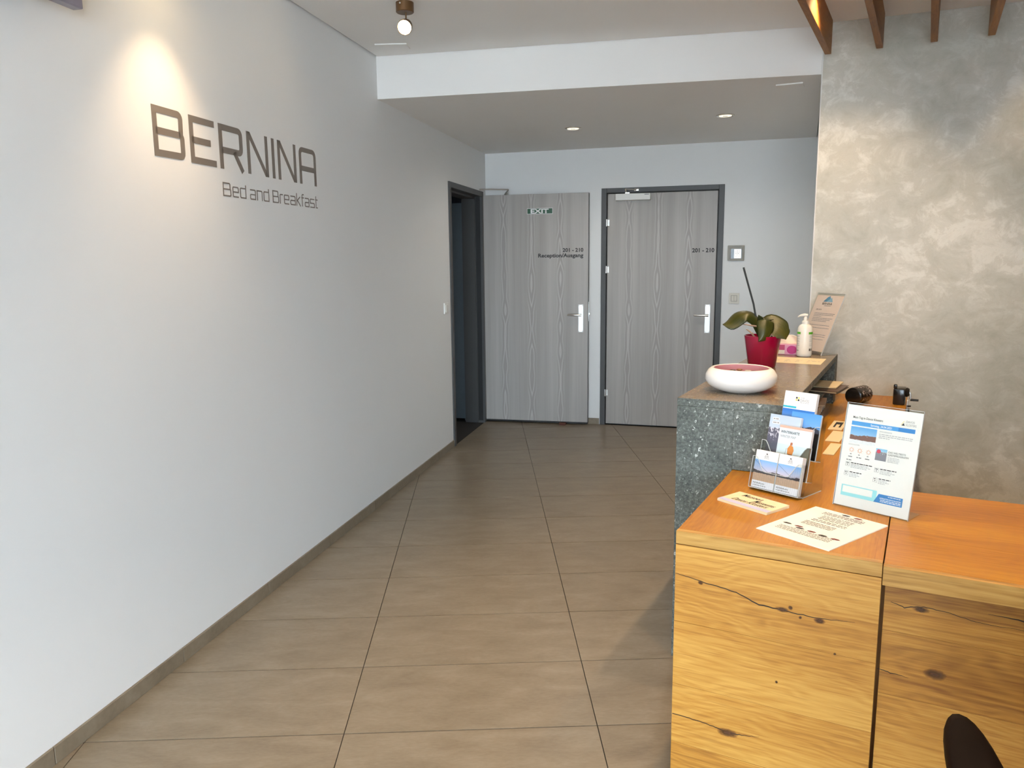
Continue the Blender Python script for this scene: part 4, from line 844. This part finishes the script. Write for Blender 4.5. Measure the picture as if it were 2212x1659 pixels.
orc = thing('orchid', 'orchid with broad green yellow leaves and thin dark stake in crimson pot', 'plant', CO(*PC, ZS + 0.120), CO_R)
def strap(pts, wds, fold, nrm, name='leaf'):
    P = [Vector(p) for p in pts]
    def ev(f):
        k = f * (len(P) - 1); i = min(int(k), len(P) - 2); u = k - i
        p0, p1, p2, p3 = P[max(i - 1, 0)], P[i], P[i + 1], P[min(i + 2, len(P) - 1)]
        return 0.5 * (2 * p1 + (p2 - p0) * u + (2 * p0 - 5 * p1 + 4 * p2 - p3) * u * u + (3 * p1 - p0 - 3 * p2 + p3) * u ** 3)
    def wv(f):
        k = f * (len(wds) - 1); i = min(int(k), len(wds) - 2); u = k - i; u = u * u * (3 - 2 * u); return wds[i] * (1 - u) + wds[i + 1] * u
    m = MB(); uvl = m.bm.loops.layers.uv.verify(); NU, NV = 26, 10; g_ = []
    for i in range(NU + 1):
        f = i / NU; c = ev(f); tg = (ev(min(1, f + 0.01)) - ev(max(0, f - 0.01))).normalized(); n0 = Vector(nrm); sd = tg.cross(n0).normalized(); n1 = sd.cross(tg)
        g_.append([m.bm.verts.new(c + sd * wv(f) * (2 * j / NV - 1) + n1 * (abs(2 * j / NV - 1) ** 1.5) * wv(f) * fold) for j in range(NV + 1)])
    for i in range(NU):
        for j in range(NV):
            fa = m.bm.faces.new((g_[i][j], g_[i + 1][j], g_[i + 1][j + 1], g_[i][j + 1]))
            for l, (a, b) in zip(fa.loops, ((i, j), (i + 1, j), (i + 1, j + 1), (i, j + 1))): l[uvl].uv = (a / NU, b / NV)
    return m.build(name, M_LEAF, orc, True, 80, solid=0.0022)
# view-right in counter axes is roughly (0.98,-0.19)*... leaves fan left and right
VR = Vector((0.98, 0.19, 0)); VB = Vector((-0.19, 0.98, 0))
def vv(a, b, z): q_ = VR * a + VB * b; return (q_.x, q_.y, z)
strap([vv(0.0, 0, 0.0), vv(-0.022, -0.008, 0.070), vv(-0.058, -0.014, 0.112), vv(-0.098, -0.02, 0.110), vv(-0.138, -0.028, 0.078), vv(-0.174, -0.032, 0.070)], [0.012, 0.024, 0.034, 0.040, 0.036, 0.002], -0.30, vv(0.05, -0.75, 1))
strap([vv(0.0, 0, 0.0), vv(0.012, -0.012, 0.048), vv(0.034, -0.024, 0.070), vv(0.060, -0.036, 0.060), vv(0.082, -0.046, 0.036), vv(0.096, -0.050, 0.010)], [0.012, 0.040, 0.056, 0.056, 0.038, 0.002], -0.16, vv(0.25, -1, 0.55))
strap([vv(0.0, 0, 0.0), vv(0.0, -0.022, 0.068), vv(0.010, -0.046, 0.098), vv(0.012, -0.070, 0.070), vv(0.002, -0.082, 0.030), vv(-0.018, -0.084, 0.002)], [0.012, 0.026, 0.036, 0.038, 0.026, 0.002], -0.40, vv(0.35, -1, 0.5))
strap([vv(0.0, 0, 0.0), vv(0.012, 0.03, 0.055), vv(0.03, 0.07, 0.070), vv(0.045, 0.11, 0.05)], [0.010, 0.026, 0.030, 0.003], -0.2, vv(0, 0.4, 1))
MB().tube([vv(-0.012, 0.0, 0.0), vv(-0.045, 0.012, 0.16), vv(-0.094, 0.03, 0.322)], 0.0042, 10).build('stake', plain('dark stake', (0.010, 0.012, 0.012), 0.5), orc, True)
M_ROOT = plain('aerial root', (0.30, 0.20, 0.14), 0.6, var=0.3)
for pts in ([vv(-0.01, -0.02, 0.0), vv(-0.035, -0.035, 0.018), vv(-0.055, -0.04, 0.040), vv(-0.072, -0.04, 0.052)], [vv(0.0, -0.02, 0.06), vv(-0.045, -0.03, 0.066), vv(-0.09, -0.035, 0.074)], [vv(0.0, -0.04, -0.002), vv(0.025, -0.055, 0.026), vv(0.045, -0.055, 0.004)], [vv(-0.02, -0.03, 0.0), vv(-0.038, -0.05, 0.02), vv(-0.045, -0.05, 0.038)], [vv(0.02, -0.05, 0.0), vv(0.036, -0.060, 0.034), vv(0.05, -0.058, 0.012)]):
    MB().tube(pts, [0.0035] * (len(pts) - 1) + [0.002], 8).build('root', M_ROOT, orc, True)

# sanitiser bottle
t = thing('pump_bottle', 'white pump bottle with green label band on the stone counter', 'bottle', CO(0.040, 2.055, ZS), CO_R + rot2(-4))
M_WB = plain('white bottle plastic', (0.80, 0.79, 0.75), 0.25, var=0.01)
MB().lathe([(0.0, 0.0005), (0.029, 0.0005), (0.034, 0.004), (0.036, 0.014), (0.036, 0.128), (0.034, 0.142), (0.027, 0.154), (0.018, 0.159), (0.0155, 0.160), (0.0155, 0.162), (0.0, 0.162)], 48).build('bottle_body', M_WB, t, True, 45)
MB().lathe([(0.0, 0.161), (0.0165, 0.161), (0.0165, 0.174), (0.010, 0.177), (0.008, 0.192), (0.0065, 0.198), (0.0, 0.198)], 28).build('pump_collar', M_WPLAST, t, True); MB().tube([(0.010, 0, 0.203), (-0.006, 0, 0.2045), (-0.024, 0, 0.201), (-0.036, 0, 0.193)], [0.0065, 0.0075, 0.0055, 0.0032], 12).build('pump_nozzle', M_WPLAST, t, True)
def band(a0, a1, z0, z1, mat, name, rad=0.0363):
    m = MB(); m.keep = True; n = 10
    for k in range(n):
        A, B = math.radians(a0 + (a1 - a0) * k / n), math.radians(a0 + (a1 - a0) * (k + 1) / n); m.quad_uv([(rad * math.cos(A), rad * math.sin(A), z0), (rad * math.cos(B), rad * math.sin(B), z0), (rad * math.cos(B), rad * math.sin(B), z1), (rad * math.cos(A), rad * math.sin(A), z1)])
    return m.build(name, mat, t, True)
M_GRN = plain('label green', (0.10, 0.42, 0.03), 0.4)
band(-200, -112, 0.112, 0.123, M_GRN, 'green_band'); band(-50, 10, 0.112, 0.123, M_GRN, 'green_band')
for k, z in enumerate((0.103, 0.097, 0.088, 0.080, 0.074, 0.064, 0.056)): band(-165, -118 - 6 * (k % 2), z, z + 0.0022, M_INKL, 'small_print', 0.0362); band(-42, -14, z, z + 0.0022, M_INKL, 'small_print', 0.0362)
band(-160, -125, 0.030, 0.034, M_INKG, 'small_print', 0.0362); band(-42, -30, 0.030, 0.042, M_INK, 'mark', 0.0362); band(-24, -14, 0.030, 0.042, M_INK, 'mark', 0.0362)

# tissue box
t = thing('tissue_box', 'pink and white tissue box with a tissue pulled up on the stone counter', 'tissue box', CO(-0.052, 2.140, ZS), CO_R + rot2(8))
MB().box(-0.055, 0.055, -0.055, 0.055, 0.0005, 0.052, 0.0015, 1).build('carton', plain('pink carton', (0.62, 0.28, 0.46), 0.45), t)
m_ = MB(); m_.keep = True; m_.quad_uv([(-0.0554, 0.05, 0.003), (-0.0554, -0.052, 0.003), (-0.0554, -0.052, 0.026), (-0.0554, 0.05, 0.026)]); m_.build('white_panel', M_PAPER, t)
rect(-0.052, -0.012, 0.002, 0.05, plain('rose print', (0.42, 0.05, 0.16), 0.5), t, 'rose_print', eps=0.0554); rect(-0.052, -0.012, 0.004, 0.024, M_IVORY, t, 'ivory_print', eps=0.0556); blob_m = MB(); blob_m.keep = True
blob_m.bm.faces.new([blob_m.bm.verts.new((0.022 + 0.024 * math.cos(a * math.pi / 10), -0.0556, 0.026 + 0.021 * math.sin(a * math.pi / 10))) for a in range(20)]); blob_m.build('magenta_flower', plain('magenta print', (0.45, 0.02, 0.20), 0.5), t)
MB().grid(lambda u, v: (-0.048 + 0.10 * u, 0.006 * math.sin(9 * u + 3 * v) + 0.02 * (v - 0.5) * (1 - v), 0.050 + v * (0.018 + 0.036 * max(0, math.sin(math.pi * (0.15 + 0.75 * u))) ** 0.8 * (0.4 + 0.7 * u))), 20, 8).build('tissue', plain('tissue', (0.80, 0.72, 0.58), 0.8), t, True, 80, solid=0.0012)

# slanted acrylic notice
r = CO_R + math.atan2(-0.71, 0.70); bl = (0.111 - 0.70 * 0.205, 2.101 + 0.71 * 0.205)
t = thing('notice_stand', 'slanted clear acrylic stand on the stone counter before plaster wall', 'sign holder', CO(bl[0], bl[1], ZS), r)
lean = math.radians(23); e = tilted(t, (0, 0, 0.0025), lean, 'holder')
MB().box(0, 0.205, 0, 0.0018, 0, 0.325).build('front_plate', M_ACR, e); MB().box(0, 0.205, 0.0036, 0.0054, 0, 0.325).build('back_plate', M_ACR, e); MB().box(0.205, 0.2062, 0, 0.0054, 0, 0.325).box(0, 0.205, 0, 0.0054, 0.325, 0.3262).build('plate_edge', M_ACRE, e)
MB().box(0, 0.205, 0.003, 0.105, 0.0003, 0.0026).build('foot', M_ACR, t)
sh = thing('notice_sheet', 'pale pink notice with blue mountain logo inside the slanted stand', 'paper', (0, 0, 0), 0); sh.matrix_world = Matrix.Translation(CO(bl[0], bl[1], ZS + 0.0025)) @ Matrix.Rotation(r, 4, 'Z') @ Matrix.Rotation(-lean, 4, 'X') @ Matrix.Translation((0.003, 0.0029, 0.018))
MB().box(0, 0.199, 0, 0.0004, 0, 0.297).build('page', plain('pale pink paper', (0.74, 0.58, 0.50), 0.6, var=0.01), sh)
M_LOGO = plain('logo blue', (0.10, 0.26, 0.42), 0.5)
for k, pts in enumerate(([(0.060, 0.262), (0.085, 0.288), (0.100, 0.294), (0.118, 0.262)], [(0.085, 0.262), (0.116, 0.286), (0.132, 0.262)])):
    m = MB(); m.keep = True; m.bm.faces.new([m.bm.verts.new((a, -0.0004 - 0.0002 * k, b)) for a, b in pts][::-1]); m.build('mountain_logo', M_LOGO if k == 0 else plain('logo pale', (0.25, 0.42, 0.55), 0.5), sh)
text('BERNINA', 0.060, 0.134, 0.246, 0.258, M_INK, sh, bold=0.004); lines([(0.08, 0.13, 0.239, 0.003)], M_INKG, sh)
text('LIEBE GÄSTE', 0.030, 0.072, 0.216, 0.223, M_INK, sh, bold=0.01)
lines([(0.030, 0.185, 0.198, 0.003), (0.030, 0.175, 0.190, 0.003), (0.030, 0.09, 0.182, 0.003), (0.030, 0.178, 0.172, 0.003), (0.030, 0.165, 0.164, 0.003), (0.030, 0.14, 0.156, 0.003), (0.03, 0.175, 0.135, 0.003), (0.03, 0.18, 0.12, 0.003), (0.03, 0.175, 0.085, 0.003), (0.03, 0.175, 0.075, 0.003), (0.03, 0.17, 0.06, 0.003)], M_INKG, sh)
# cream printed strip
t, th = flat('form_sheet', 'cream printed form lying on the stone counter beside the pot', 'paper', (-0.089, 1.764), (1, 0), 0.240, 0.225, 0.0006, plain('cream paper', (0.80, 0.66, 0.42), 0.6, var=0.01), ZS)
rn = random.Random(8); lines([(0.02 + 0.05 * k, 0.03 + 0.05 * k + rn.uniform(0, .02), 0.05 + 0.02 * j, 0.004) for k in range(4) for j in range(5)] + [(0.19, 0.225, 0.10, 0.008)], M_INKG, t, 'flat', th + 0.0004)

# ---------------------------------------------------------------- office chair at the lower right
M_LEA = plain('dark brown leather', (0.006, 0.0028, 0.0022), 0.6, spec=0.06, var=0.2)
cc = CO(0.955, -0.86, 0); t = thing('office_chair', 'dark brown leather armchair drawn up to the oak desk', 'chair', cc, CO_R)
def pad(x, name='armrest'):
    o = MB()
    n = 28; top = []
    def outline(k, s):
        a = 2 * math.pi * k / n; cx_, cy_ = math.cos(a), math.sin(a)
        py = 0.155 + 0.28 * s * math.copysign(abs(cy_) ** 0.85, cy_); return (x - 0.024 + (0.42 - py) * 0.13 + 0.046 * s * math.copysign(abs(cx_) ** 0.9, cx_), py)
    rings = []
    for s, z in ((0.80, 0.612), (0.96, 0.616), (1.0, 0.626), (0.97, 0.637), (0.86, 0.643), (0.5, 0.6455)):
        rings.append([o.bm.verts.new((*outline(k, s), z)) for k in range(n)])
    for a, b in zip(rings, rings[1:]):
        for k in range(n): o.bm.faces.new((a[k], a[(k + 1) % n], b[(k + 1) % n], b[k]))
    o.bm.faces.new(list(reversed(rings[0]))); o.bm.faces.new(rings[-1])
    return o.build(name, M_LEA, t, True, 60)
for s in (-1, 1):
    pad(s * 0.275); MB().tube([(s * 0.275, 0.20, 0.612), (s * 0.275, 0.19, 0.50), (s * 0.22, 0.12, 0.42)], 0.014, 12).build('arm_post', M_BLK, t, True)
MB().box(-0.24, 0.24, -0.24, 0.24, 0.42, 0.51, 0.035, 4).build('seat', M_LEA, t, True); MB().box(-0.22, 0.22, -0.30, -0.22, 0.50, 1.0, 0.035, 4, rot=Matrix.Rotation(math.radians(10), 3, 'X'), piv=Vector((0, -0.26, 0.5))).build('backrest', M_LEA, t, True)
MB().tube([(0, 0, 0.42), (0, 0, 0.10)], 0.028, 16).build('gas_column', M_STEEL, t, True)
for k in range(5):
    a = 2 * math.pi * k / 5 + 0.3; MB().tube([(0, 0, 0.11), (0.30 * math.cos(a), 0.30 * math.sin(a), 0.075)], [0.026, 0.016], 10).build('base_leg', M_BLK, t, True)
    MB().lathe([(0, -0.012), (0.027, -0.012), (0.028, 0), (0.027, 0.012), (0, 0.012)], 18, mat=Matrix.Translation((0.30 * math.cos(a), 0.30 * math.sin(a), 0.0285)) @ Matrix.Rotation(a, 4, 'Z') @ Matrix.Rotation(math.pi / 2, 4, 'Y')).build('castor', M_BLK, t, True)
